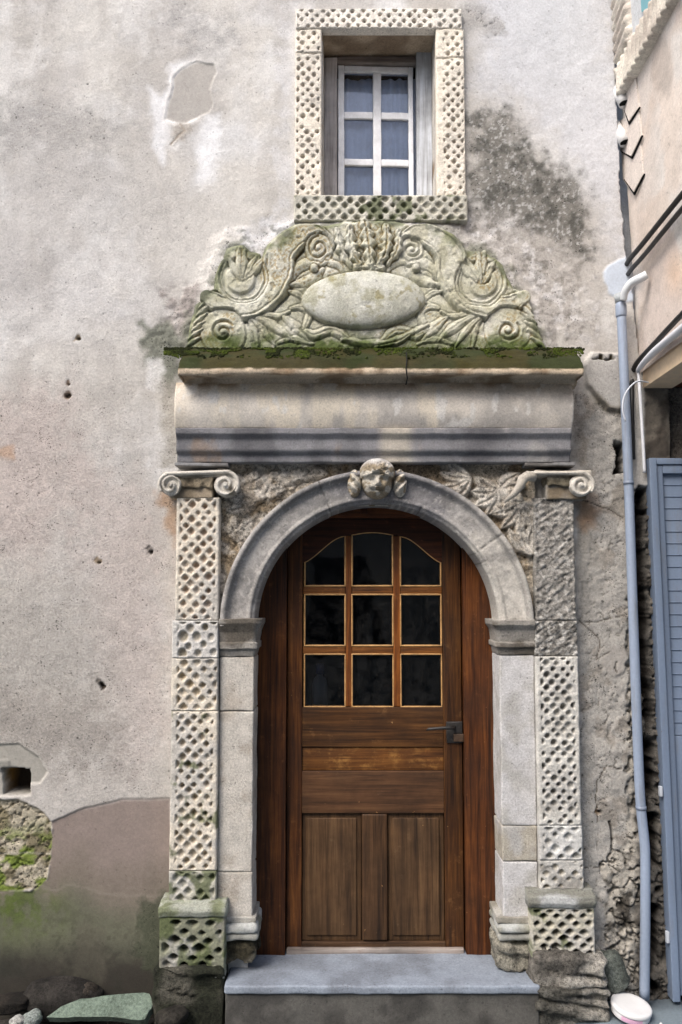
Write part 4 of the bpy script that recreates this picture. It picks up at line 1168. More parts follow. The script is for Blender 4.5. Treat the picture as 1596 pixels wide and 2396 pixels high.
# pediment relief
YPED = -0.02
res = 0.0042
x0, x1 = P(400, 700, -.05)[0], P(1310, 700, -.05)[0]
z0, z1 = ZA(870, 830, -.05), ZA(870, 505, -.05)
X, Z = np.meshgrid(np.arange(x0, x1, res), np.arange(z0, z1, res))
px, py = px_of(X, -.055, Z)
u, v = (px - 360) / 0.6888, (py - 480) / 0.6888           # working units (1 unit = 1.3 mm)
wob = (fbm(X, Z, 20, 4, 301) - .5)
uu, vv = u + wob * 10, v + (fbm(X, Z, 20, 4, 302) - .5) * 10
out = [(112, 500), (116, 410), (140, 330), (195, 285), (212, 215), (236, 180), (244, 140), (300, 128), (330, 150), (390, 165), (440, 112), (500, 72), (590, 62), (650, 48), (740, 44), (840, 50), (900, 66), (985, 84), (1050, 140), (1140, 160), (1200, 225), (1245, 320), (1302, 400), (1318, 500)]
dO = poly_sdf(uu, vv, out)
Hp = 0.042 * ss(6, -14, dO) - 0.05 * ss(-2, 18, dO)
body = ss(0, -10, dO)


def stroke(pts, w, amp, prof='round', n=6, sm=True):
    p = smooth(pts, n) if sm else np.asarray(pts, float)
    d, t = seg_dist(uu, vv, p)
    w = np.interp(t, np.linspace(0, 1, len(w)), w) if not np.isscalar(w) else w
    q = d / np.maximum(w, .5)
    if prof == 'round': return amp * .72 * np.clip(1 - q, 0, 1) ** .55, q, t
    if prof == 'flat': return amp * ss(1.08, .82, q), q, t
    return amp * ss(1, .2, q), q, t


GRV = np.zeros_like(X)


def up(h):
    global Hp, GRV
    m_ = (h > 1e-6)
    if h.shape == X.shape:
        in_ = m_ & (h >= Hp)
        e_ = in_.copy(); e_[1:] &= in_[:-1]; e_[:-1] &= in_[1:]; e_[:, 1:] &= in_[:, :-1]; e_[:, :-1] &= in_[:, 1:]
        o_ = in_.copy(); o_[1:] |= in_[:-1]; o_[:-1] |= in_[1:]; o_[:, 1:] |= in_[:, :-1]; o_[:, :-1] |= in_[:, 1:]
        GRV = np.where(e_, 0, np.where(o_ & ~in_, 1.0, GRV))
    Hp = np.where(h > 1e-6, np.maximum(Hp, h), Hp)


def add(h):
    global Hp
    Hp = Hp + h


def mir(pts): return [(1436 - a, b) for a, b in pts]


def volute(c, R, r_sp, turns, a0, hand, top, gw=5.5, gd=0.020, eye=9):
    """plain disc with an incised spiral and a small boss"""
    global Hp, GRV
    e = np.hypot(uu - c[0], vv - c[1])
    Hp = np.where(e < R, top + 0.008 * ss(R, 0, e), Hp); GRV = np.where(e < R - 3, 0, GRV); GRV = np.maximum(GRV, ss(5, 2, np.abs(e - R)))
    n_ = int(turns * 26); pts = []
    for q in range(n_ + 1):
        f = q / n_; r = r_sp * (1 - .80 * f); an_ = a0 + hand * turns * 2 * math.pi * f
        pts.append((c[0] + r * math.cos(an_), c[1] + r * math.sin(an_)))
    d, t = seg_dist(uu, vv, pts)
    Hp = Hp - gd * ss(gw, gw * .35, d) + .004 * ss(gw * 2.6, gw * 1.2, d) * ss(gw * .8, gw * 1.4, d)
    Hp = np.where(e < eye, np.maximum(Hp, top + .022 * np.sqrt(np.clip(1 - (e / eye) ** 2, 0, 1))), Hp)


for sgn, worn in ((0, 1.0), (1, 0.85)):
    f = (lambda p: p) if sgn == 0 else mir
    hnd = 1 if sgn == 0 else -1
    # broad S scroll
    h, q, t = stroke(f([(590, 130), (545, 96), (485, 110), (428, 165), (420, 225), (385, 290), (320, 335), (245, 345), (180, 310)]), [26, 32, 44, 52, 56, 58, 50, 38, 24], 0.030 * worn, 'flat')
    up((0.044 + h) * (h > 0.0004)); 
    add(0.010 * worn * ss(.20, .02, np.abs(q - .92)) * (q < 1.1) * body)
    add(-0.026 * ss(.13, .02, np.abs(q - 1.13)) * body); add(-0.010 * ss(.06, .015, np.abs(q - .70)) * body)
    # big volute: raised rim round a sunk field with a crescent
    cx = (300, 246) if sgn == 0 else (1112, 256)
    e = np.hypot(uu - cx[0], vv - cx[1]); th_ = np.arctan2(vv - cx[1], (uu - cx[0]) * hnd)
    low = ss(-20, 20, vv - cx[1] + 40)
    Hp = np.where(e < 90, 0.050 * 1.0 + 0 * Hp, Hp); GRV = np.where(e < 92, 0, GRV); GRV = np.maximum(GRV, ss(5, 2, np.abs(e - 90)) * low)
    Hp = Hp - 0.024 * ss(5, 2, np.abs(e - 76)) * low - 0.022 * ss(74, 66, e)
    e2 = np.hypot(uu - cx[0] + 6 * hnd, vv - cx[1] - 2)
    cr_ = ss(52, 46, e2) * ss(24, 32, np.hypot(uu - cx[0] + 4 * hnd, vv - cx[1] + 16))
    Hp = Hp + 0.024 * worn * cr_
    cen_ = np.sqrt(np.clip(1 - (np.hypot(uu - cx[0], vv - cx[1] - 8) / 20) ** 2, 0, 1)); Hp = Hp + .018 * cen_ * (1 - cr_)
    # leaf spilling over the big volute
    for (dx, dy, L) in ((-12, -100, 1), (10, -95, 1), (-46, -66, .8), (48, -72, .9), (84, -76, .8)):
        h, q, t = stroke([(cx[0] + dx * hnd, cx[1] + dy), (cx[0] + dx * .6 * hnd, cx[1] + dy * .55), (cx[0] + dx * .15 * hnd, cx[1] + 8)], [6, 17, 5], 0.044 * worn * L)
        up((0.036 + h * (1 - .35 * ss(.3, 0, q))) * (h > 0.001))
    # small volutes, above and below
    cx = (560, 148) if sgn == 0 else (876, 150)
    volute(cx, 50 if sgn == 0 else 42, 40 if sgn == 0 else 33, 1.5, -math.pi / 2, -hnd, .056 * worn, 5)
    cx = (236, 430) if sgn == 0 else (1204, 424)
    volute(cx, 80, 40, 1.5, -math.pi * .2, -hnd, .050 * worn, 5.5, .020, 11)
    # leaves sweeping from the bottom volute to the cartouche
    for pts, w, a in (([(310, 372), (350, 400), (385, 440), (410, 478)], [8, 14, 12, 4], .042), ([(322, 370), (370, 385), (420, 420), (470, 462)], [9, 20, 18, 5], .050), ([(335, 366), (390, 372), (430, 376), (462, 360)], [8, 13, 11, 5], .046), ([(318, 376), (345, 430), (352, 478)], [6, 11, 6], .036), ([(440, 380), (490, 420), (520, 460)], [10, 22, 8], .040), ([(420, 470), (470, 455), (540, 470)], [6, 14, 6], .036)):
        h, q, t = stroke(f(pts), w, a); up((0.034 + h * (1 - .3 * ss(.28, 0, q))) * (h > 0.001))
    # outer leaf fringe
    for k in range(7):
        yy = 300 + k * 27; xx = 196 - k * 9
        h, q, t = stroke(f([(xx + 14, yy - 14), (xx - 14, yy + 2), (xx - 34, yy + 22)]), [5, 11, 5], .030 * worn); up((0.040 + h) * (h > 0.001))
    # curled wing beside the cartouche
    for pts, w, a in (([(455, 268), (478, 225), (520, 196), (565, 196)], [8, 18, 22, 12], .034), ([(460, 272), (500, 262), (540, 248), (575, 214)], [6, 18, 20, 8], .034), ([(570, 200), (590, 190), (625, 205), (640, 225)], [8, 14, 14, 6], .034)):
        h, q, t = stroke(f(pts), w, a * worn); up((0.036 + h) * (h > 0.001))
    e = np.hypot(uu - f([(546, 214)])[0][0], vv - 214); up((0.07 + 0.024 * np.sqrt(np.clip(1 - (e / 14) ** 2, 0, 1))) * (e < 14))
    # ribbon corner
    for pts, w, a in (([(470, 352), (500, 344), (528, 362), (520, 400), (508, 428)], [8, 15, 16, 14, 8], .048), ([(505, 425), (545, 440), (590, 424), (625, 430), (665, 462)], [10, 20, 18, 20, 10], .052), ([(450, 290), (490, 300), (515, 318), (500, 335)], [6, 11, 12, 6], .036)):
        h, q, t = stroke(f(pts), w, a * worn); up((0.034 + h * (1 - .4 * ss(.3, 0, q))) * (h > 0.001))
for pts, w, a in (([(640, 452), (720, 470), (800, 462), (860, 440), (930, 408)], [12, 16, 17, 15, 9], .050), ([(750, 480), (820, 470), (870, 440)], [4, 9, 5], .058)):
    h, q, t = stroke(pts, w, a); up((0.034 + h) * (h > 0.001))
# crowning acanthus mask
for pts, w, a in (([(735, 205), (728, 130), (715, 62)], [14, 26, 12], .070), ([(700, 205), (672, 150), (668, 76)], [10, 22, 10], .062), ([(765, 205), (790, 150), (790, 74)], [10, 22, 10], .062), ([(670, 205), (640, 165), (622, 86)], [8, 17, 9], .052), ([(800, 200), (826, 160), (834, 92)], [8, 17, 9], .050), ([(690, 212), (720, 222), (775, 214)], [12, 18, 10], .058)):
    d, t = seg_dist(uu, vv, smooth(pts, 6)); w_ = np.interp(t, np.linspace(0, 1, len(w)), w) * (1 + .28 * np.cos(t * 26))
    q = d / w_; h = a * np.sqrt(np.clip(1 - q * q, 0, 1)); up((0.038 + h * (1 - .3 * ss(.25, 0, q)) + (fbm(X, Z, 60, 3, 303) - .5) * .018) * (h > 0.001))
add((fbm(X, Z, 46, 4, 304) - .5) * 0.03 * ss(130, 60, np.hypot((uu - 735) / 1.3, vv - 130)))
Hp = Hp - GRV * .010 * body
# cartouche oval
el = np.hypot((u - 712) / 208, (v - 322 + (u - 714) * .02) / 95)
Hp = Hp - 0.016 * ss(1.12, 1.02, el) * ss(.9, 1.0, el)
dome = 0.050 + 0.060 * np.sqrt(np.clip(1 - el ** 2, 0, 1)) ** .9
Hp = np.where(el < 1.0, dome * 1.25 + (fbm(X, Z, 9, 4, 305) - .5) * .010 - .003 * ss(.62, .74, fbm(X, Z, 26, 4, 309)), Hp)
Hp = Hp + ((fbm(X, Z, 30, 4, 306) - .5) * 0.012 + (fbm(X, Z, 80, 3, 307) - .5) * 0.008 - .007 * ss(.66, .74, fbm(X, Z, 34, 4, 310))) * body * ss(.96, 1.02, el)
wear = ss(.55, .7, fbm(X, Z, 6, 4, 308)) * ss(700, 1000, u) * .35
Hp = Hp * (1 - wear * .3) + wear * .012 * body
Cp = np.zeros(X.shape + (3,)) + A(200, 199, 182)
Cp = mix(Cp, A(214, 213, 202), ss(.42, .60, fbm(X, Z, 7, 5, 311)) * .75)
Cp = mix(Cp, A(168, 164, 136), ss(.5, .64, fbm(X, Z, 11, 5, 312)) * .5)
Cp = mix(Cp, A(204, 206, 200), ss(1.02, .96, el) * .6)
Cp = mix(Cp, A(158, 156, 128), ss(1.0, .97, el) * ss(.50, .66, fbm(X, Z, 13, 6, 317, .65)) * .6)
Cp = mix(Cp, A(140, 132, 84), ss(1.0, .97, el) * ss(.62, .70, fbm(X, Z, 22, 5, 318, .6)) * .6)
gr = np.gradient(Hp, res); lap = np.gradient(gr[0], res, axis=0) + np.gradient(gr[1], res, axis=1)
Cp = mix(Cp, A(150, 124, 64), ss(.50, .62, fbm(X, Z, 9, 4, 313)) * ss(2.0, 6.0, lap) * ss(1.0, 1.06, el) * .6)      # ochre tint in the concave grooves
mg = ss(.44, .60, fbm(X, Z, 12, 5, 314) + .22 * ss(400, 480, v) + .20 * ss(-40, 0, dO) - .06)
Cp = mix(Cp, A(98, 108, 64), mg * (.10 + .62 * np.maximum(ss(380, 470, v), ss(-45, -5, dO))))
Cp = mix(Cp, A(76, 92, 40), ss(430, 478, v + wob * 60) * ss(.42, .55, fbm(X, Z, 18, 4, 315)) * .85)
Cp = mix(Cp, A(96, 100, 88), ss(-30, 0, dO) * ss(.42, .6, fbm(X, Z, 16, 4, 316)) * .7)
Vp = np.stack([X, YPED - np.where(Hp > 0, Hp * .58 + .006, Hp), Z], -1).reshape(-1, 3); Cpa = np.concatenate([Cp, np.full(X.shape + (1,), .6)], -1).reshape(-1, 4)
um, vm = 0.25 * (u[:-1, :-1] + u[1:, 1:] + u[:-1, 1:] + u[1:, :-1]), 0.25 * (v[:-1, :-1] + v[1:, 1:] + v[:-1, 1:] + v[1:, :-1])
elm = np.hypot((um - 712) / 208, (vm - 322 + (um - 714) * .02) / 95)
reg = np.zeros(um.shape, int); reg[elm < 1.01] = 1
vols = [(560, 148, 58, 'upper left scroll volute'), (876, 150, 50, 'upper right scroll volute'), (300, 246, 100, 'large left volute with leaf'), (1112, 256, 96, 'large right volute with leaf'), (236, 430, 84, 'lower left volute'), (1204, 424, 86, 'lower right volute')]
for k, (a, b, r_, _) in enumerate(vols): reg[(np.hypot(um - a, vm - b) < r_) & (reg == 0)] = 2 + k
reg[(reg == 0) & (np.hypot((um - 728) / 1.15, vm - 130) < 98) & (vm < 222)] = 20
q_all = gridq(*X.shape).reshape(X.shape[0] - 1, X.shape[1] - 1, 4)
keep = (0.25 * (Hp[:-1, :-1] + Hp[1:, 1:] + Hp[:-1, 1:] + Hp[1:, :-1])) > -0.045
ped = mk('pediment', Vp, q_all[keep & (reg == 0)], M_STONE, doorway, Cpa); ped['label'] = 'mossy scrolled pediment over the cornice'
mk('cartouche', Vp, q_all[keep & (reg == 1)], M_STONE, ped, Cpa)['label'] = 'smooth oval boss at the centre of the pediment'
for k, (_, _, _, lab) in enumerate(vols): mk('volute', Vp, q_all[keep & (reg == 2 + k)], M_STONE, ped, Cpa)['label'] = lab
mk('acanthus_mask', Vp, q_all[keep & (reg == 20)], M_STONE, ped, Cpa)

# ================================================================ upper window
win = empty('stone_window', (0.5 * (wL + wR), -0.03, wB), 'small white six-pane upper window in a latticed cream stone surround', 'window')
YW = -0.03
xl0, xl1, xr0, xr1 = XA((692, 120), (690, 440), YW), XA((753, 120), (752, 440), YW), XA((1022, 120), (1022, 440), YW), XA((1080, 100), (1096, 450), YW)
zt_, zb_ = ZA(880, 67, YW), ZA(880, 458, YW)
kw = dict(pitch=0.050, pz=0.052, w=0.0112, h=0.0105, depth=0.017, p=1.45, base=A(236, 228, 214), hole_tint=A(140, 128, 114), res=0.0034, cool=0.3)
lattice_panel('lintel', xl0, xr1 - .01, zt_ + .001, ZA(880, 20, YW), YW - .004, .02, win, seed=31, edge_l=.004, margin=.006, **{**kw, 'base': A(238, 232, 222)})
lattice_panel('jamb', xl0, xl1, zb_ + .001, zt_ - .001, YW, .02, win, seed=32, edge_r=.004, joints=(ZA(720, 124, YW),), **kw)
lattice_panel('jamb', xr0, xr1, zb_ + .001, zt_ - .001, YW, .02, win, seed=33, edge_l=.028, joints=(ZA(1050, 135, YW),), **kw)
lattice_panel('sill', xl0 - .004, xr1 + .006, ZA(880, 516, YW - .01), zb_ - .001, YW - .012, .02, win, seed=34, moss=.22, wear=.25, **{**kw, 'pitch': .056, 'pz': .06, 'w': .0165, 'h': .0155, 'base': A(200, 198, 186), 'hole_tint': A(104, 100, 72)})
# reveals
YF = 0.19
rv = lambda nm, a, b, c, d, e, f_, c1, sd: rbox(nm, a, b, c, d, e, f_, M_STONE, win, r=.003, res=.02, amp=.002, seed=sd, cfn=plain_stone(c1, A(150, 132, 112), sd, .45, .65))
rv('soffit', wL - .05, wR + .05, YW + .03, .30, wT, wT + .06, A(190, 172, 150), 401)
rv('reveal', wL - .06, wL, YW + .03, .30, wB - .02, wT - .001, A(196, 192, 186), 402)
rv('reveal', wR, wR + .06, YW + .03, .30, wB - .02, wT - .001, A(214, 210, 204), 403)
rv('sill_top', wL + .001, wR - .001, YW + .03, .30, wB - .05, wB, A(168, 168, 150), 404)
# wooden frame: boards left, right, head
GW = (0.5, 0.5, 0.5)
wf = empty('window_frame', (0.5 * (wL + wR), YF, wB)); wf.parent = win; wf.matrix_parent_inverse = win.matrix_world.inverted()
bpy.context.view_layer.update()
fx0, fx1 = P(789, 300, YF)[0], P(975, 300, YF)[0]
zh0, zh1 = ZA(880, 146, YF), ZA(880, 134, YF)
rbox('side_board', wL + .001, fx0, YF, YF + .05, wB + .001, zh1, M_GREYW, wf, (0.85, 0.82, 0.80), r=.003, res=.05, amp=.002, seed=1)
rbox('side_board', fx1, wR - .001, YF - .012, YF + .05, wB + .001, zh1 + .02, M_GREYW, wf, (0.85, 0.93, 1.0), r=.003, res=.05, amp=.002, seed=2)
rbox('head_board', fx0 + .001, fx1 - .001, YF + .004, YF + .05, zh0, zh1 + .008, M_GREYH, wf, (0.36, 0.34, 0.33), r=.003, res=.05, amp=.002, seed=3)
# casement standing slightly ajar, hinged at its left
ca = empty('casement', (fx0 + .004, YF + .022, wB)); ca.parent = win; ca.matrix_parent_inverse = win.matrix_world.inverted()
bpy.context.view_layer.update()
YK = YF + .012
gx = [P(q, 300, YK)[0] for q in (791, 805.5, 873.5, 892.5, 957, 968)]
gz = [ZA(880, q, YK) for q in (464, 458, 384.5, 369, 274.5, 258.5, 166, 152)]
gz[0] = wB + .002
WP = (0.8, 0.81, 0.84)
for nm, a, b in (('stile', gx[0], gx[1]), ('stile', gx[4], gx[5]), ('glazing_bar', gx[2], gx[3])):
    rbox(nm, a, b, YK if nm == 'stile' else YK + .003, YK + .035, gz[0] if nm == 'stile' else gz[1] + .0005, gz[7] if nm == 'stile' else gz[6] - .0005, M_PAINT, ca, WP, r=.004, res=.04, amp=.0022, f=20, seed=int(a * 100))
for nm, a, b in (('rail', gz[0], gz[1]), ('rail', gz[6], gz[7])):
    rbox(nm, gx[1] + .0005, gx[4] - .0005, YK + .002, YK + .033, a, b, M_PAINT, ca, WP, r=.004, res=.04, amp=.0022, f=20, seed=int(b * 100))
for a, b in ((gz[2], gz[3]), (gz[4], gz[5])):
    for c, d in ((gx[1], gx[2]), (gx[3], gx[4])):
        rbox('glazing_bar', c + .0005, d - .0005, YK + .005, YK + .032, a, b, M_PAINT, ca, WP, r=.004, res=.03, amp=.0025, f=20, seed=int(b * 100 + c * 37))
for a, b in ((gz[1], gz[2]), (gz[3], gz[4]), (gz[5], gz[6])):
    for c, d in ((gx[1], gx[2]), (gx[3], gx[4])):
        prism('pane', [(c - .002, a - .002), (d + .002, a - .002), (d + .002, b + .002), (c - .002, b + .002)], YK + .018, YK + .021, M_GLASSW, ca)
ca.rotation_euler = (0, 0, math.radians(2.2))
def sheet_folds(V):
    V = V.copy(); V[:, 1] += .007 * np.sin(V[:, 0] * 70 + 2.2 * np.sin(V[:, 0] * 23) + V[:, 2] * 1.5) + .004 * np.sin(V[:, 0] * 160); return V


bl = rbox('reflection_sheet', wL - .02, wR + .02, YF + .075, YF + .085, wB - .05, ZA(880, 186, YF + .075), M_REFL, win, (0.56, 0.62, 0.74), r=.002, res=.006, warp=sheet_folds)  # added blue sheet whose colour stands in for sky reflected by the panes

# ================================================================ door
door = empty('wooden_door', (ACX, YD, 0.1), 'brown varnished wooden door with nine glass panes above two panels under the stone arch', 'door')
zdb = ZA(880, 2240, YD)                                   # foot of the door
lx0, lx1 = P(671, 1700, YD)[0], P(1083, 1700, YD)[0]
ztop = ACZ + RI + .03
c0 = (0.5, 0.5, 0.5)
rbox('frame_board', dL - .02, lx0 - .003, YD - .006, YD + .06, zdb - .008, ztop, M_WV, door, (0.55, 0.5, 0.45), r=.003, res=.06, amp=.0015, seed=1)['label'] = 'left fixed board of the door frame'
rbox('frame_board', lx1 + .006, dR + .02, YD - .006, YD + .06, zdb - .008, ztop, M_WV, door, (0.5, 0.44, 0.42), r=.003, res=.06, amp=.0015, seed=2)['label'] = 'right fixed board of the door frame'
zt0 = ZA(880, 1211, YD)
rbox('transom', lx0 - .002, lx1 + .005, YD - .01, YD + .06, zt0, ztop, M_WH, door, (0.95, 0.72, 0.6), r=.003, res=.06, amp=.0015, seed=3)
rbox('peg', P(843, 1200, YD)[0], P(860, 1200, YD)[0], YD - .016, YD, ZA(880, 1203, YD), ZA(880, 1190, YD), M_WV, door, (0.4, 0.3, 0.3), r=.002, res=.02)
leaf = empty('door_leaf', (lx0, YD + .03, zdb)); leaf.parent = door; leaf.matrix_parent_inverse = door.matrix_world.inverted()
bpy.context.view_layer.update()
YL = YD + .028
LX = lambda q: P(q, 1700, YL)[0]
LZ = lambda q: ZA(880, q, YL)
sl, sr = LX(707), LX(1038)                               # inner edges of the stiles
rbox('stile', lx0, sl - .0005, YL, YL + .04, zdb + .012, LZ(1212), M_WV, leaf, (0.52, 0.50, 0.48), r=.003, res=.05, amp=.0012, seed=4)
rbox('stile', sr + .0005, lx1, YL, YL + .04, zdb + .012, LZ(1212), M_WV, leaf, (0.40, 0.42, 0.40), r=.003, res=.05, amp=.0012, seed=5)
cols_ = [(712, 808), (824, 921), (939, 1035)]
rows_ = [(1371, None), (1511, 1391), (1654, 1531)]
# shaped heads of the top row
S = lambda a, b, n: [(a[0] + (b[0] - a[0]) * t, a[1] + (b[1] - a[1]) * (t * t * (3 - 2 * t) * .55 + .45 * math.sin(t * math.pi / 2))) for t in np.linspace(0, 1, n)]
headL = S((712, 1315), (808, 1254), 14)
headC = [(824 + 97 * t, 1251 - 6 * math.sin(math.pi * t)) for t in np.linspace(0, 1, 12)]
headR = [(1747 - a, b + 1) for a, b in headL[::-1]]
bound = [(707, 1315)] + headL + [(808, 1371), (824, 1371)] + headC + [(921, 1371), (939, 1371)] + headR + [(1038, 1316)]
# top rail carries the curved heads; the short mullions hang from it
poly = [(LX(a), LZ(b)) for a, b in [(707, 1213), (1038, 1213)]]
rail = [(sl, LZ(1213))] + [(sl, LZ(1315))] + [(LX(a), LZ(b)) for a, b in headL] + [(LX(816), LZ(1252))] + [(LX(a), LZ(b)) for a, b in headC] + [(LX(930), LZ(1252))] + [(LX(a), LZ(b)) for a, b in headR] + [(sr, LZ(1316))] + [(sr, LZ(1213))]
prism('top_rail', rail[::1], YL + .0015, YL + .038, M_WH, leaf, (0.36, 0.24, 0.22))  # shadow at the recessed leaf head painted in as a darker tint
for a, b in ((808.5, 823.5), (921.5, 938.5)):
    rbox('glazing_bar', LX(a), LX(b), YL + .004, YL + .036, LZ(1654), LZ(1253), M_WV, leaf, (1.0, 0.85, 0.6), r=.004, res=.04, amp=.0012, seed=int(a))
for a, b in ((1372, 1390), (1512, 1530)):
    for (c, d) in cols_:
        rbox('glazing_bar', LX(c - 4.2 if c == 712 else c + .2), LX(d + 2.6 if d == 1035 else d), YL + .006, YL + .034, LZ(b), LZ(a), M_WH, leaf, (1.0, 0.9, 0.65), r=.004, res=.04, amp=.0012, seed=a + c)
for r_i, (yb_, yt_) in enumerate(rows_):
    for k, (a, b) in enumerate(cols_):
        if yt_ is None: top = [headL, headC, headR][k]
        else: top = [(a, yt_), (b, yt_)]
        ol = [(a, yb_)] + top + [(b, yb_)]
        pts = [(LX(x), LZ(y)) for x, y in ol]
        pn = prism('pane', pts, YL + .024, YL + .028, M_GLASS, leaf)
        seq = []
        for q in range(len(pts)):
            p0, p1 = pts[q], pts[(q + 1) % len(pts)]
            n_ = max(1, int(math.hypot(p1[0] - p0[0], p1[1] - p0[1]) / .02))
            for s_ in range(n_): seq.append((p0[0] + (p1[0] - p0[0]) * s_ / n_, YL + .006, p0[1] + (p1[1] - p0[1]) * s_ / n_))
        tube('glazing_bead', seq, 0.0046 if r_i < 2 else 0.004, M_BEAD, leaf, (0.42, 0.24, 0.095), 6, closed=True)
rbox('lock_rail', sl, sr, YL + .001, YL + .038, LZ(1748), LZ(1655), M_WH, leaf, (0.50, 0.52, 0.52), r=.003, res=.05, amp=.0012, seed=6)
rbox('worn_board', sl, sr, YL + .010, YL + .036, LZ(1803), LZ(1749), M_WO, leaf, (0.55, 0.52, 0.5), r=.002, res=.05, amp=.001, seed=7)['label'] = 'orange board with its varnish worn off'
rbox('rail', sl, sr, YL - .002, YL + .038, LZ(1903), LZ(1804), M_WGH, leaf, (0.62, 0.52, 0.45), r=.004, res=.05, amp=.0012, seed=8)
for a, b in ((708, 845), (907, 1037)):
    e0, e1, f0, f1_ = LX(a), LX(b), LZ(2204), LZ(1904)
    rbox('panel', e0, e1, YL + .016, YL + .034, f0, f1_, M_WG, leaf, (0.50, 0.49, 0.46), r=.003, res=.05, amp=.001, seed=a)
    rbox('raised_field', e0 + .022, e1 - .022, YL + .008, YL + .018, f0 + .025, f1_ - .022, M_WG, leaf, (0.54, 0.54, 0.52), r=.006, res=.05, amp=.001, seed=a + 1)
rbox('muntin', LX(846), LX(906), YL - .002, YL + .036, LZ(2202), LZ(1904), M_WG, leaf, (0.44, 0.41, 0.38), r=.010, res=.04, amp=.001, seed=9)
rbox('bottom_rail', sl, sr, YL + .002, YL + .038, zdb + .014, LZ(2204) - .0005, M_WGH, leaf, (0.50, 0.47, 0.45), r=.003, res=.05, amp=.001, seed=10)
rbox('weather_bar', lx0 + .003, lx1 - .004, YL - .024, YL - .0005, zdb + .004, ZA(880, 2219, YL - .02), M_GREYH, door, (0.42, 0.40, 0.39), r=.005, res=.04, amp=.002, seed=11)
# handle
hd_ = rbox('lock_plate', LX(1044), LX(1082), YL - .010, YL, LZ(1738), LZ(1688), M_IRON, door, (0.018, 0.016, 0.015), r=.004, res=.02, amp=.003, f=30, seed=12)
tube('door_handle', [P(1062, 1702, YL - .01), P(1060, 1702, YL - .045), P(1050, 1703, YL - .052), P(1028, 1704, YL - .052), P(1004, 1706, YL - .050), P(999, 1708, YL - .044)], [.009, .008, .008, .0065, .006, .005], M_IRON, door, (0.02, 0.018, 0.017), 10)
rbox('latch_box', LX(1060), LX(1084), YL - .022, YL - .011, LZ(1734), LZ(1716), M_IRON, door, (0.06, 0.035, 0.02), r=.003, res=.02, amp=.001, seed=13)

# bottle standing inside behind the lower left pane
bt = empty('bottle', (LX(747), .265, LZ(1654) - .025), 'white bottle with a blue cap seen through the lower left door pane', 'bottle')
lathe('bottle_body', [(0, 0), (.036, 0), (.038, .02), (.038, .12), (.03, .15), (.016, .165), (.016, .175)], M_PLASTIC, bt, (0.75, 0.75, 0.8)).location = (0, 0, 0)
lathe('bottle_cap', [(.020, .172), (.021, .172), (.021, .215), (.016, .222), (0, .222)], M_PLASTIC, bt, (0.10, 0.18, 0.5))
for ch in bt.children: ch.matrix_parent_inverse.identity()
sh = rbox('shelf', dL - .1, dR + .1, .205, .33, LZ(1654) - .045, LZ(1654) - .025, M_WH, None, (0.4, 0.4, 0.4), r=.002, res=.2)
tag(sh, 'dark shelf inside the hallway carrying the white bottle', 'shelf')

# ================================================================ step
sy = -0.165
sx0, sx1 = P(527, 2312, sy)[0], P(1262, 2300, sy)[0]
zs_t = ZA(890, 2304, sy)
step = empty('stone_step', (0.5 * (sx0 + sx1), sy, -.06), 'smooth grey stone doorstep slab, tread tinted blue for reflected sky, in front of the wooden door', 'step')
rbox('tread', sx0 - .003, sx1 + .003, sy - .012, .24, zs_t - .036, zs_t, M_PAVE, step, r=.010, res=.012, amp=.006, f=9, seed=501, cfn=plain_stone(A(142, 151, 164), A(124, 131, 142), 501, .40, .66, .8, f=6))  # reflected sky put into the tread as a paler blue colour
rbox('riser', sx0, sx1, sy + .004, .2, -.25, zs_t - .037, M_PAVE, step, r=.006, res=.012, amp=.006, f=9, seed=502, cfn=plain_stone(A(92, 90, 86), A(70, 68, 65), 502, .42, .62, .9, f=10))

# ================================================================ downpipe, conduits and cables
YQ = -0.066
dp = empty('downpipe', tuple(P(1508, 2333, YQ)), 'blue grey painted metal downpipe running down beside the shutter', 'downpipe')
dp.location.z = GZ(1.4); bpy.context.view_layer.update()
path = [(1453, 712), (1460, 870), (1469, 1080), (1480, 1400), (1493, 1760), (1499, 1880), (1507, 1960), (1509.5, 2000), (1510, 2110), (1509, 2240), (1508, 2336)]
tube('pipe', [P(a, b, YQ) for a, b in smooth(path, 4)], 0.0215, M_METAL, dp, A(144, 157, 178), 20)
tube('collar', [P(1452.6, 706, YQ), P(1453.0, 716, YQ), P(1453.6, 738, YQ), P(1453.8, 742, YQ)], [.022, .0255, .0255, .023], M_METAL, dp, A(148, 160, 180), 20)
tube('neck', [P(1450, 688, YQ), P(1452, 708, YQ)], [.026, .024], M_PLASTER, dp, A(176, 182, 186), 16)
for yb_ in (1130, 1890):
    xx = np.interp(yb_, [b for _, b in path], [a for a, _ in path]); c = P(xx, yb_, YQ)
    tube('bracket', [c + np.array([0, 0, -.008]), c + np.array([0, 0, .008])], .0235, M_METAL, dp, A(124, 136, 156), 20)


# side wall plane of the neighbouring house
T0, T1 = P(1441, -60, 0.0), P(1498, 872, 0.0)
ea = (T1 - T0) / np.linalg.norm(T1 - T0); en = np.array([0, -1.0, 0]); nn = np.cross(en, ea); nn /= np.linalg.norm(nn)
if nn[0] > 0: nn = -nn


def S_(px_, py_, off=0.0):
    a, b = (px_ - CX) / FPX, -(py_ - CY) / FPX
    d = np.array([a, ct - b * st, st + b * ct])
    t = np.dot(T0 + nn * off - CAM, nn) / np.dot(d, nn)
    return CAM + d * t


def side_pt(s, y, off=0.0):       # height z=s and depth y on the side plane
    k = (s - T0[2]) / ea[2]
    return T0 + ea * k + np.array([0, y, 0]) + nn * off


house = empty('side_house', tuple(T1 + np.array([.3, -.3, -1.6])), 'cream plastered neighbouring house whose upper storey juts out over the shuttered opening', 'house')
zlow = T1[2]
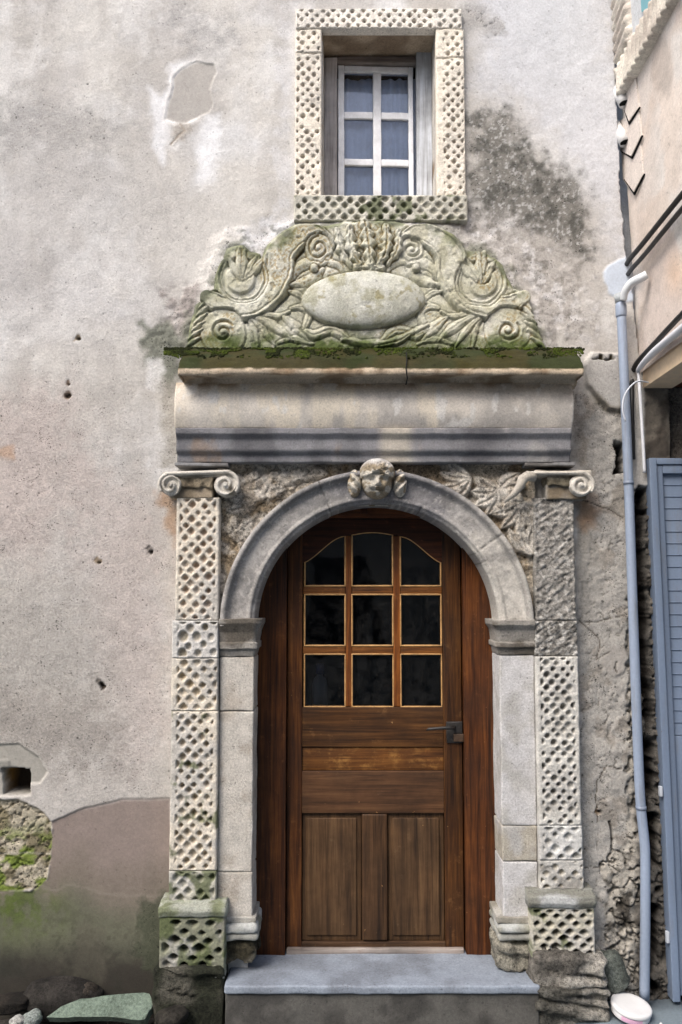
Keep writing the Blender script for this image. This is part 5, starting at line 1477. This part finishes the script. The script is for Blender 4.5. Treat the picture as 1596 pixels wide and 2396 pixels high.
# upper wall sheet
sv, yv = np.concatenate([np.arange(zlow, 4.95, .012), np.linspace(4.96, 7.2, 30)]), np.concatenate([np.arange(.03, -1.0, -.012), np.linspace(-1.01, -1.7, 30)])
Sg, Yg = np.meshgrid(sv, yv, indexing='ij')
k = (Sg - T0[2]) / ea[2]
base = T0[None, None] + ea[None, None] * k[..., None]; base[..., 1] += Yg
hn = (fbm(Yg, Sg, 3, 5, 601) - .5) * .02 + (fbm(Yg, Sg, 30, 4, 602) - .5) * .004
Vw = base + nn * hn[..., None]
pxs, pys = px_of(Vw[..., 0], Vw[..., 1], Vw[..., 2])
Ch = np.zeros(Sg.shape + (3,)) + A(226, 214, 204)
Ch = mix(Ch, A(218, 204, 196), ss(.45, .62, fbm(Yg, Sg, 2.5, 5, 603)) * .8); Ch = mix(Ch, A(228, 224, 220), ss(.5, .64, fbm(Yg, Sg, 3.5, 5, 604)) * .8)
Ch = mix(Ch, A(196, 186, 178), ss(-8, 6, 22 - np.hypot((pxs - 1548), (pys - 160) * .35) + (fbm(Yg, Sg, 14, 3, 605) - .5) * 20) * .9)
Ch = mix(Ch, A(238, 206, 178), ss(720, 640, pys) * ss(560, 640, pys) * ss(1540, 1580, pxs) * .6)
Ch = mix(Ch, A(206, 190, 178), ss(1480, 1500, pxs) * ss(1560, 1520, pxs) * ss(700, 640, pys) * .4)
mk('upper_wall', Vw.reshape(-1, 3), gridq(*Sg.shape), M_PLASTER, house, np.concatenate([Ch, np.full(Sg.shape + (1,), .35)], -1).reshape(-1, 4))
yo = -1.7
def slabh(nm, P4, thick, mat, col):      # quad given by four points, thickened upward
    V = [tuple(p) for p in P4] + [tuple(np.array(p) + np.array([0, 0, thick])) for p in P4]
    return mk(nm, V, [(0, 1, 2, 3), (7, 6, 5, 4), (0, 4, 5, 1), (1, 5, 6, 2), (2, 6, 7, 3), (3, 7, 4, 0)], mat, house, col, flat=True)


b0 = side_pt(zlow, 0); b1 = side_pt(zlow, yo)
# beam along the foot of the wall, soffit boards, street front and roofline
zB = zlow - .075
bx = b0[0]
slabh('beam', [(bx + .012, .0, zB), (bx + .15, .0, zB), (bx + .15, yo, zB), (bx + .012, yo, zB)], .11, M_PAINT, A(232, 206, 174))
slabh('soffit', [(bx + .152, .3, zB + .02), (3.4, .3, zB + .02), (3.4, yo, zB + .02), (bx + .152, yo, zB + .02)], .04, M_WG, (0.8, 0.55, 0.45))
slabh('street_front', [(bx + .02, yo, zlow + .005), (3.4, yo, zlow + .005), (3.4, yo - .02, zlow + .005), (bx + .02, yo - .02, zlow + .005)], 4.4, M_PLASTER, A(220, 210, 200))
# ground floor wall right of the shutter and over it
Yn = 0.045
rbox('lower_wall', P(1512, 1080, Yn)[0], 3.4, Yn, Yn + .2, -.2, zB + .02, M_ROUGH, house, r=.01, res=.05, amp=.01, f=8, seed=611, cfn=plain_stone(A(124, 118, 110), A(92, 86, 80), 611, .42, .62, 1.0))

# window of the side house: ribbed jamb and sill with a teal shutter
zs0, zs1 = S_(1537, 101)[2], S_(1508, 64)[2]
zs0, zs1 = min(zs0, zs1), max(zs0, zs1)


def ribbed(nm, along, s0, s1, y0, y1, off, amp, pitch, col, seed):
    n1, n2 = (90, 14) if along == 'y' else (14, 130)
    ys_, ss_ = np.linspace(y0, y1, n1 if along == 'y' else n1), np.linspace(s0, s1, n2)
    Sg, Yg = np.meshgrid(ss_, ys_, indexing='ij')
    t = (Yg if along == 'y' else Sg) + .25 * (Sg if along == 'y' else Yg)
    e = np.minimum(np.minimum(Sg - s0, s1 - Sg), np.minimum(np.abs(Yg - y0), np.abs(Yg - y1)))
    h = off + amp * (np.abs(np.sin(t / pitch * math.pi)) ** .7) + (fbm(Yg, Sg, 30, 3, seed) - .5) * .006
    h = np.where(e <= 1e-6, -0.03, h)
    k = (Sg - T0[2]) / ea[2]
    b = T0[None, None] + ea[None, None] * k[..., None]; b[..., 1] += Yg
    V = (b + nn * h[..., None]).reshape(-1, 3)
    return mk(nm, V, gridq(*Sg.shape), M_STONE, house, blotch(col, A(196, 186, 176), V, 10, seed, .45, .65))


ribbed('window_sill', 'y', zs0, zs1 + .0, -.012, -1.05, .02, .03, .05, A(230, 224, 212), 621)
ribbed('window_jamb', 's', zs1 + .002, 6.2, -.008, -.20, .018, .030, .055, A(228, 222, 210), 622)
k0 = side_pt(zs1 + .002, -.137, .012); k1 = side_pt(zs1 + .002, -1.0, .012); k2 = side_pt(6.0, -1.0, .012); k3 = side_pt(6.0, -.137, .012)
mk('window_plaster', [k0, k1, k2, k3, k0 - nn * .04, k1 - nn * .04, k2 - nn * .04, k3 - nn * .04], [(0, 1, 2, 3), (7, 6, 5, 4), (0, 4, 5, 1), (1, 5, 6, 2), (2, 6, 7, 3), (3, 7, 4, 0)], M_PLASTER, house, A(206, 210, 214), flat=True)
w0, w1 = S_(1500, 28, .02), S_(1546, -10, .02)
q = [side_pt(w0[2], w0[1] - .0, .018), side_pt(w0[2] - .06, w0[1] - .10, .018), side_pt(w0[2] + .0, w0[1] - .42, .018), side_pt(w0[2] + .6, w0[1] - .42, .018), side_pt(w0[2] + .6, w0[1] - .0, .018)]
mk('window_shutter', q + [p - nn * .004 for p in q], [tuple(range(5)), tuple(range(9, 4, -1))] + [(k, 5 + k, 5 + (k + 1) % 5, (k + 1) % 5) for k in range(5)], M_PAINT, house, A(118, 176, 188), flat=True)['label'] = 'teal window shutter'
# hanging pale slates with pointed feet, and round tile ends against the gap
for (tip, ra, la, th) in (((1473, 288), (1497, 252), (1461, 258), 0), ((1480, 368), (1503, 318), (1455, 355), 1), ((1485, 453), (1508, 408), (1461, 420), 2)):
    pl = [S_(*la), S_(*tip), S_(*ra), S_(ra[0] - 8, ra[1] - 70), S_(la[0] - 6, la[1] - 70)]
    lift = [.007, .010, .007, .003, .003]
    fr = [p + nn * l for p, l in zip(pl, lift)]; bk = [p - nn * .004 for p in pl]
    n_ = 5
    mk('hanging_slate', fr + bk, [tuple(range(n_)), tuple(range(2 * n_ - 1, n_ - 1, -1))] + [(k, n_ + k, n_ + (k + 1) % n_, (k + 1) % n_) for k in range(n_)], M_PLASTER, house, A(224, 214, 206), flat=True)
    tube('slate_shadow', [S_(la[0], la[1], .006), S_(tip[0], tip[1] + 1, .008), S_(ra[0], ra[1], .006)], [.003, .006, .005], M_DARK, house, (.012, .012, .012), 6)  # black tube drawn as the shadow under the slate's foot
for (a, b) in ((1459, 247), (1461, 338)):
    c = S_(a, b, .01)
    tube('tile_end', [c + np.array([-.02, .06, .14]), c + np.array([-.004, -.02, -.002])], [.022, .027], M_PAINT, house, A(232, 232, 232), 14)
    tube('tile_mouth_shade', [c + np.array([-.004, -.0205, -.0022]), c + np.array([-.0035, -.021, -.006])], [.0235, .022], M_DARK, house, (.012, .012, .012), 14)  # black cap standing in for the shaded hollow of the tile

# the shutter door
sh0t, sh0b = P(1513, 1080, 0.0), P(1568, 2345, -0.02)
sx = 0.5 * (sh0t[0] + sh0b[0]); zst, zsb = sh0t[2], GZ(1.5) + .02
shut = empty('louvred_shutter', (sx + .5, 0, zsb), 'tall blue grey metal louvred shutter closing the opening of the next house', 'shutter')
shut.location = (0, 0, 0); bpy.context.view_layer.update()
BL = A(116, 131, 154); BLD = A(108, 122, 144)
lean = (sh0b[0] - sh0t[0]) / (zst - zsb)


def leanw(V):
    V = V.copy(); V[:, 0] += (zst - V[:, 2]) * lean; V[:, 1] -= (zst - V[:, 2]) * .008
    return V


x_0 = sh0t[0]
rbox('shutter_frame', x_0, x_0 + .034, -.035, .03, zsb, zst + .012, M_METAL, shut, BL, r=.004, res=.1, warp=leanw)
rbox('shutter_frame', x_0 + .034, 3.0, -.03, .03, zst - .018, zst + .012, M_METAL, shut, BL, r=.004, res=.2, warp=leanw)
rbox('shutter_stile', x_0 + .036, x_0 + .066, -.022, .03, zsb + .05, zst - .02, M_METAL, shut, BLD, r=.004, res=.1, warp=leanw)
rbox('shutter_rail', x_0 + .067, 3.0, -.022, .03, zst - .06, zst - .02, M_METAL, shut, BL, r=.004, res=.2, warp=leanw)
zt2 = zst - .061; zlo = ZA(1550, 1720, 0)
pf = []
nsl = 22
for q in range(nsl):
    a = zt2 - (zt2 - zlo) * q / nsl; b = zt2 - (zt2 - zlo) * (q + 1) / nsl
    pf += [(.000, a), (-.0035, b + .008), (-.0045, b + .004), (-.001, b + .001)]
Vl = []
for (y_, z_) in pf:
    Vl.append([(x_0 + .064, y_, z_), (3.0, y_, z_)])
Vl = leanw(np.array(Vl).reshape(-1, 3))
mk('louvre_slat', Vl, gridq(len(pf), 2)[:, ::-1], M_METAL, shut, BL, flat=True)
rbox('shutter_panel', x_0 + .067, 3.0, -.006, .03, zsb + .10, zlo - .001, M_METAL, shut, BL, r=.003, res=.2, warp=leanw)
rbox('shutter_rail', x_0 + .036, 3.0, -.020, .03, zsb + .02, zsb + .10, M_METAL, shut, BLD, r=.004, res=.2, warp=leanw)
for (yy, l) in ((1850, .045), (2190, .05)):
    c = P(1544 if yy < 2000 else 1560, yy, -.03)
    rbox('hinge', c[0] - .008, c[0] + .006, -.05, -.03, c[2] - l / 2, c[2] + l / 2, M_METAL, shut, A(190, 196, 206), r=.003, res=.03)

# cables
def cab(nm, pts, rad, col, mat, lab, cat, grp=None, seg=10, n=5):
    o = tube(nm, [tuple(p) for p in pts], rad, mat, None, col, seg)
    return tag(o, lab, cat, grp)


def smooth3(pts, n=6): return smooth(np.array(pts), n)


cab('black_cable', smooth3([S_(1459, 640, .02), S_(1470, 612, .035), S_(1500, 575, .035), S_(1560, 500, .035), S_(1640, 400, .035)]), .012, (.012, .012, .013), M_RUBBER, 'thick black cable slanting up the cream wall, upper of the pair', 'cable', 'black cables on the side house')
cab('black_cable', smooth3([S_(1461, 655, .02), S_(1476, 632, .035), S_(1508, 596, .035), S_(1570, 520, .035), S_(1650, 425, .035)]), .011, (.014, .014, .016), M_RUBBER, 'thick black cable slanting up the cream wall, lower of the pair', 'cable', 'black cables on the side house')
cab('black_cable', smooth3([P(1481, 1075, -.03), P(1478, 940, -.03), S_(1480, 880, .03), S_(1490, 850, .03), S_(1530, 806, .03), S_(1580, 752, .03), S_(1640, 690, .03)]), .012, (.012, .012, .013), M_RUBBER, 'black cable bending off the beam and down behind the downpipe', 'cable', 'black cables on the side house')
# white trunking along the beam and down the corner
zt3 = S_(1540, 822)[2]
cab('white_conduit', smooth3([P(1508, 1106, -.04), P(1506, 1060, -.05), P(1500, 960, -.06), P(1495, 880, -.05), S_(1496, 862, .03), S_(1530, 824, .03), S_(1600, 765, .03), S_(1660, 712, .03)]), [.0075, .0075, .0075, .008, .012, .017, .017, .017], A(226, 228, 234), M_PLASTIC, 'white cable conduit following the beam then dropping beside the downpipe', 'conduit')
cab('white_cable', smooth3([P(1525, 896, -.06), P(1494, 892, -.10), P(1474, 906, -.13), P(1460, 930, -.135), P(1457, 960, -.135), P(1464, 986, -.13)]), .0042, A(206, 212, 222), M_PLASTIC, 'loose thin white cable curling in front of the downpipe', 'cable', None, 8)
cab('white_elbow', smooth3([P(1459, 702, -.10), P(1463, 682, -.12), P(1478, 662, -.15), P(1500, 650, -.19), S_(1514, 642, .02)]), [.016, .018, .020, .020, .019], A(226, 230, 234), M_PLASTIC, 'white curved pipe elbow entering the cream wall above the downpipe', 'pipe')

# ================================================================ ground and things lying on it
xg = np.concatenate([np.linspace(-30, -1.9, 40, endpoint=False), np.arange(-1.9, 1.9, .014), np.linspace(1.9, 30, 40)])
yg = np.concatenate([np.linspace(-40, -1.2, 40, endpoint=False), np.arange(-1.2, .1, .014), np.array([.15, .3])])
X, Y = np.meshgrid(xg, yg)
soil = ss(-.42, -.62, X + (fbm(X, Y, 6, 3, 701) - .5) * .2) * ss(-.42, -.22, Y + (fbm(X, Y, 5, 3, 702) - .5) * .2)
hz = -0.052 + 0.026 * np.clip(X, -2.5, 2.5) + .028 * ss(.85, 1.15, X) + (fbm(X, Y, 2, 3, 703) - .5) * .006 + soil * ((fbm(X, Y, 14, 4, 704) - .45) * .05 + .010)
cg = np.zeros(X.shape + (3,)) + A(120, 132, 140); cg = mix(cg, A(96, 106, 114), ss(.42, .62, fbm(X, Y, 5, 5, 705)))
cg = mix(cg, A(54, 50, 46), soil); cg = mix(cg, A(34, 32, 30), soil * ss(.45, .6, fbm(X, Y, 12, 4, 706)))
jx = np.minimum(np.abs(np.mod(X + .31, .62) - .31), np.abs(np.mod(Y + .15 + .0, .42) - .21)); jn = ss(.010, .003, jx) * (1 - soil); hz = hz - .008 * jn; cg = mix(cg, A(60, 60, 58), jn * .8)
al = .35 + .65 * soil
gr = mk('ground', np.stack([X, Y, hz], -1).reshape(-1, 3), gridq(*X.shape), M_PAVE, None, np.concatenate([cg, al[..., None]], -1).reshape(-1, 4)); tag(gr, kind='structure')


def rock(nm, c, size, rot, seed, c1, c2, mat=M_ROUGH, amp=.2, flat=0.0, res=28):
    n = res
    th, ph = np.meshgrid(np.linspace(0, math.pi, n), np.linspace(0, 2 * math.pi, 2 * n, endpoint=False), indexing='ij')
    d = np.stack([np.sin(th) * np.cos(ph), np.sin(th) * np.sin(ph), np.cos(th)], -1)
    d = np.sign(d) * np.abs(d) ** (1 - flat)
    r = 1 + (fbm3(d[..., 0], d[..., 1], d[..., 2], 1.6, 5, seed) - .5) * 2 * amp
    V = d * r[..., None] * np.array(size) / 2
    cr_, sr_ = math.cos(rot[1]), math.sin(rot[1]); V = V @ np.array([[cr_, 0, sr_], [0, 1, 0], [-sr_, 0, cr_]])
    cr_, sr_ = math.cos(rot[0]), math.sin(rot[0]); V = V @ np.array([[1, 0, 0], [0, cr_, sr_], [0, -sr_, cr_]])
    cr_, sr_ = math.cos(rot[2]), math.sin(rot[2]); V = V @ np.array([[cr_, sr_, 0], [-sr_, cr_, 0], [0, 0, 1]])
    V = V.reshape(-1, 3)
    i = np.arange(n * 2 * n).reshape(n, 2 * n); j = np.roll(i, -1, 1)
    Q = np.stack([i[:-1], i[1:], j[1:], j[:-1]], -1).reshape(-1, 4)
    o = mk(nm, V, Q, mat, None, blotch(c1, c2, V, 10, seed, .42, .62, .8)); o.location = c
    return o


# the broken greenish slab leaning at the wall foot
pol = [(108, 2380), (165, 2345), (240, 2330), (338, 2322), (356, 2340), (350, 2366), (328, 2388), (250, 2378), (180, 2380)]
yF_, yB_ = -.20, -.10
ztop_ = ZA(230, 2322, yB_); zbot_ = ZA(230, 2388, yF_)
fr = []
for a, b in smooth(pol + pol[:1], 3)[:-1]:
    t = (2388 - b) / (2388 - 2322); fr.append(P(a + random.uniform(-2, 2), b + random.uniform(-1.5, 1.5), yF_ + (yB_ - yF_) * t))
n_ = len(fr); bk = [p + np.array([.004, .03, -.034]) for p in fr]
sl_ = mk('broken_slab', fr + bk, [tuple(range(n_)), tuple(range(2 * n_ - 1, n_ - 1, -1))] + [(k, n_ + k, n_ + (k + 1) % n_, (k + 1) % n_) for k in range(n_)], M_ROUGH, None, A(112, 126, 114), flat=True)
tag(sl_, 'long broken greenish stone slab lying at the wall foot left of the doorway', 'stone slab')
c = P(150, 2318, -.04); o = rock('boulder', (c[0], -.05, c[2] - .035), (.36, .16, .17), (0, 0, 0), 811, A(52, 49, 46), A(34, 32, 30), amp=.24, flat=.2); tag(o, 'dark rounded boulder half buried behind the broken slab', 'boulder')
c = P(206, 2316, -.05); o = rock('stone', (c[0], -.06, c[2] - .01), (.10, .09, .085), (.3, .4, .2), 812, A(62, 56, 50), A(40, 36, 32)); tag(o, 'small dark stone just right of the rounded boulder', 'stone', 'loose stones at the wall foot')
c = P(24, 2345, -.08); o = rock('stone', (c[0], -.09, c[2]), (.18, .12, .06), (0, .05, .1), 813, A(50, 45, 40), A(30, 27, 24), flat=.4); tag(o, 'flat dark stone at the far left of the wall foot', 'stone', 'loose stones at the wall foot')
c = P(80, 2376, -.14); o = rock('stone', (c[0], -.17, c[2]), (.085, .07, .05), (.2, .3, .5), 814, A(150, 158, 154), A(96, 108, 100), flat=.3); tag(o, 'pale grey stone touching the left tip of the broken slab', 'stone', 'loose stones at the wall foot')
c = P(40, 2392, -.2); o = rock('stone', (c[0], -.2, c[2]), (.06, .06, .04), (.1, .2, .9), 815, A(176, 176, 172), A(120, 116, 110), flat=.3); tag(o, 'small whitish stone in the bottom left corner', 'stone', 'loose stones at the wall foot')
c = P(390, 2345, -.16); o = rock('stone', (c[0] + .03, -.2, c[2] - .04), (.14, .1, .06), (.1, .1, .4), 816, A(56, 53, 48), A(34, 32, 28), flat=.2); tag(o, 'dark stone between the broken slab and the step', 'stone', 'loose stones at the wall foot')
# gravel and crumbs in the soil
Vm, Qm = [], []
for q in range(700):
    x, y = random.uniform(-1.75, -.56), random.uniform(-.34, .0)
    r_ = random.choice((.004, .006, .008, .012)) * random.uniform(.7, 1.3); z = -0.052 + .026 * x + random.uniform(.0, .03); b0 = len(Vm)
    for la in range(4):
        for lo_ in range(6):
            th = math.pi * la / 3; ph = 2 * math.pi * lo_ / 6
            rr = r_ * random.uniform(.7, 1.3); Vm.append((x + rr * math.sin(th) * math.cos(ph), y + rr * math.sin(th) * math.sin(ph), z + rr * .7 * math.cos(th)))
    for la in range(3):
        for lo_ in range(6): Qm.append((b0 + la * 6 + lo_, b0 + (la + 1) * 6 + lo_, b0 + (la + 1) * 6 + (lo_ + 1) % 6, b0 + la * 6 + (lo_ + 1) % 6))
Vm = np.array(Vm); o = mk('gravel', Vm, np.array(Qm), M_DIRT, None, blotch(A(120, 114, 106), A(46, 42, 38), Vm, 14, 821, .35, .55, .8)); tag(o, 'dark soil crumbs and gravel along the wall foot', 'gravel', kind='stuff')
# dark rubble stone beside the right plinth
c = P(1438, 2262, -.07); o = rock('stone', (c[0], -.06, c[2] - .02), (.10, .06, .17), (0, .3, 0), 817, A(110, 116, 110), A(74, 78, 74), amp=.3, flat=.5); tag(o, 'upright grey stone wedged between the right plinth and the downpipe', 'stone')
# white round tub
tubo = empty('round_tub', (0, 0, 0), 'round white plastic tub with a pink band lying on the paving below the downpipe', 'tub')
pc = P(1482, 2366, -.16)
def tubc(V):
    c = np.tile(np.array([.66, .66, .67, .3]), (len(V), 1)); a = np.arctan2(V[:, 1], V[:, 0])
    m = (V[:, 2] < .026) & (V[:, 2] > .006) & (np.hypot(V[:, 0], V[:, 1]) > .078) & (a > -2.6) & (a < -1.5); c[m, :3] = A(222, 176, 204)
    return c
lathe('tub_body', [(0, 0), (.074, 0), (.080, .004), (.081, .007), (.082, .014), (.082, .020), (.082, .025), (.081, .027)], M_PLASTIC, tubo, seg=96, cfn=tubc)
lathe('tub_lid', [(.081, .029), (.085, .029), (.086, .032), (.086, .042), (.083, .046), (.074, .0475), (.06, .0465), (0, .0465)], M_PLASTIC, tubo, (.68, .68, .68), 96)
lathe('tub_seam', [(.0805, .0265), (.082, .0268), (.082, .0295), (.0805, .0298)], M_PLASTIC, tubo, (.16, .16, .2), 64)
for ch in tubo.children: ch.matrix_parent_inverse.identity()
tubo.location = (pc[0] - .006, -.135, GZ(1.3) + .014); tubo.rotation_euler = (math.radians(9), math.radians(5), math.radians(12))
# scraps
for (a, b, s_, sd, lab) in ((562, 2388, .022, 1, 'crumpled white scrap at the left corner of the step'), (963, 2378, .014, 2, 'tiny white scrap against the middle of the step riser'), (1545, 2386, .012, 3, 'white crumb on the paving right of the round tub'), (678, 2388, .010, 4, 'pale crumb left of the middle along the step foot')):
    c = P(a, b, sy - .03)
    o = rock('paper_scrap', (c[0], sy - .035, GZ(c[0]) + s_ * .4), (s_, s_ * .8, s_ * 1.1), (.3, .4, sd), 830 + sd, np.array((.8, .8, .8)), np.array((.6, .6, .6)), M_PLASTIC, .3, .1, 10)
    tag(o, lab, 'scrap', 'white scraps on the ground')

# ================================================================ house across the street (mirrored in the panes)
fh = empty('facing_house', (0, -8.5, 0)); tag(fh, kind='structure')
def bx_(nm, x0, x1, y0, y1, z0, z1, col, mat=M_PLASTER):
    V, Q, _ = box_verts(x0, x1, y0, y1, z0, z1, .01, 2.0); return mk(nm, V, Q, mat, fh, col)
bx_('wall', -9, 9, -9.2, -8.5, -.3, 6.6, A(176, 168, 156))
bx_('roof', -9.3, 9.3, -9.6, -8.2, 6.601, 6.8, A(120, 90, 74))
for k in range(-3, 4):
    for zz_ in (1.0, 4.0): bx_('window', k * 2.4 - .5, k * 2.4 + .5, -8.499, -8.47, zz_, zz_ + 1.5, A(60, 62, 66))

for o in list(scene.objects):
    if o.parent is None and o.get('label') and not o.get('kind'): o['kind'] = 'thing'

# ================================================================ camera, light, render
cam = bpy.data.cameras.new('camera'); co = bpy.data.objects.new('camera', cam); COL.objects.link(co)
cam.sensor_fit = 'VERTICAL'; cam.sensor_height = 36; cam.sensor_width = 24; cam.lens = FPX / PH * 36
cam.shift_y = SH; cam.clip_start = .05; cam.clip_end = 300
co.location = CAM; co.rotation_euler = (math.pi / 2 + TH, 0, 0)
scene.camera = co

SUN_E, SUN_AZ = math.radians(48), math.radians(-38)      # azimuth from straight behind the camera, towards the left
sdir = np.array([math.sin(SUN_AZ) * math.cos(SUN_E), -math.cos(SUN_AZ) * math.cos(SUN_E), math.sin(SUN_E)])
sl = bpy.data.lights.new('sun', 'SUN'); sl.energy = 1.3; sl.angle = math.radians(30); sl.color = (1, .955, .89)
so = bpy.data.objects.new('sun', sl); COL.objects.link(so); so.location = (0, -3, 8)
so.rotation_euler = Vector(tuple(-sdir)).to_track_quat('-Z', 'Y').to_euler()
w = bpy.data.worlds.new('World'); scene.world = w; w.use_nodes = True
t = w.node_tree; bg = t.nodes['Background']
sk = t.nodes.new('ShaderNodeTexSky'); sk.sky_type = 'NISHITA'; sk.sun_disc = False
sk.sun_elevation = SUN_E; sk.sun_rotation = math.atan2(sdir[0], sdir[1]); sk.air_density = 1.0; sk.dust_density = 4.0; sk.ozone_density = 1.0
t.links.new(sk.outputs[0], bg.inputs['Color']); bg.inputs['Strength'].default_value = 0.12

scene.render.engine = 'CYCLES'
scene.cycles.max_bounces = 6; scene.cycles.diffuse_bounces = 4; scene.cycles.transparent_max_bounces = 8
scene.cycles.use_denoising = True
scene.view_settings.view_transform = 'Standard'; scene.view_settings.look = 'None'
scene.view_settings.exposure = 1.12; scene.view_settings.gamma = 1.0
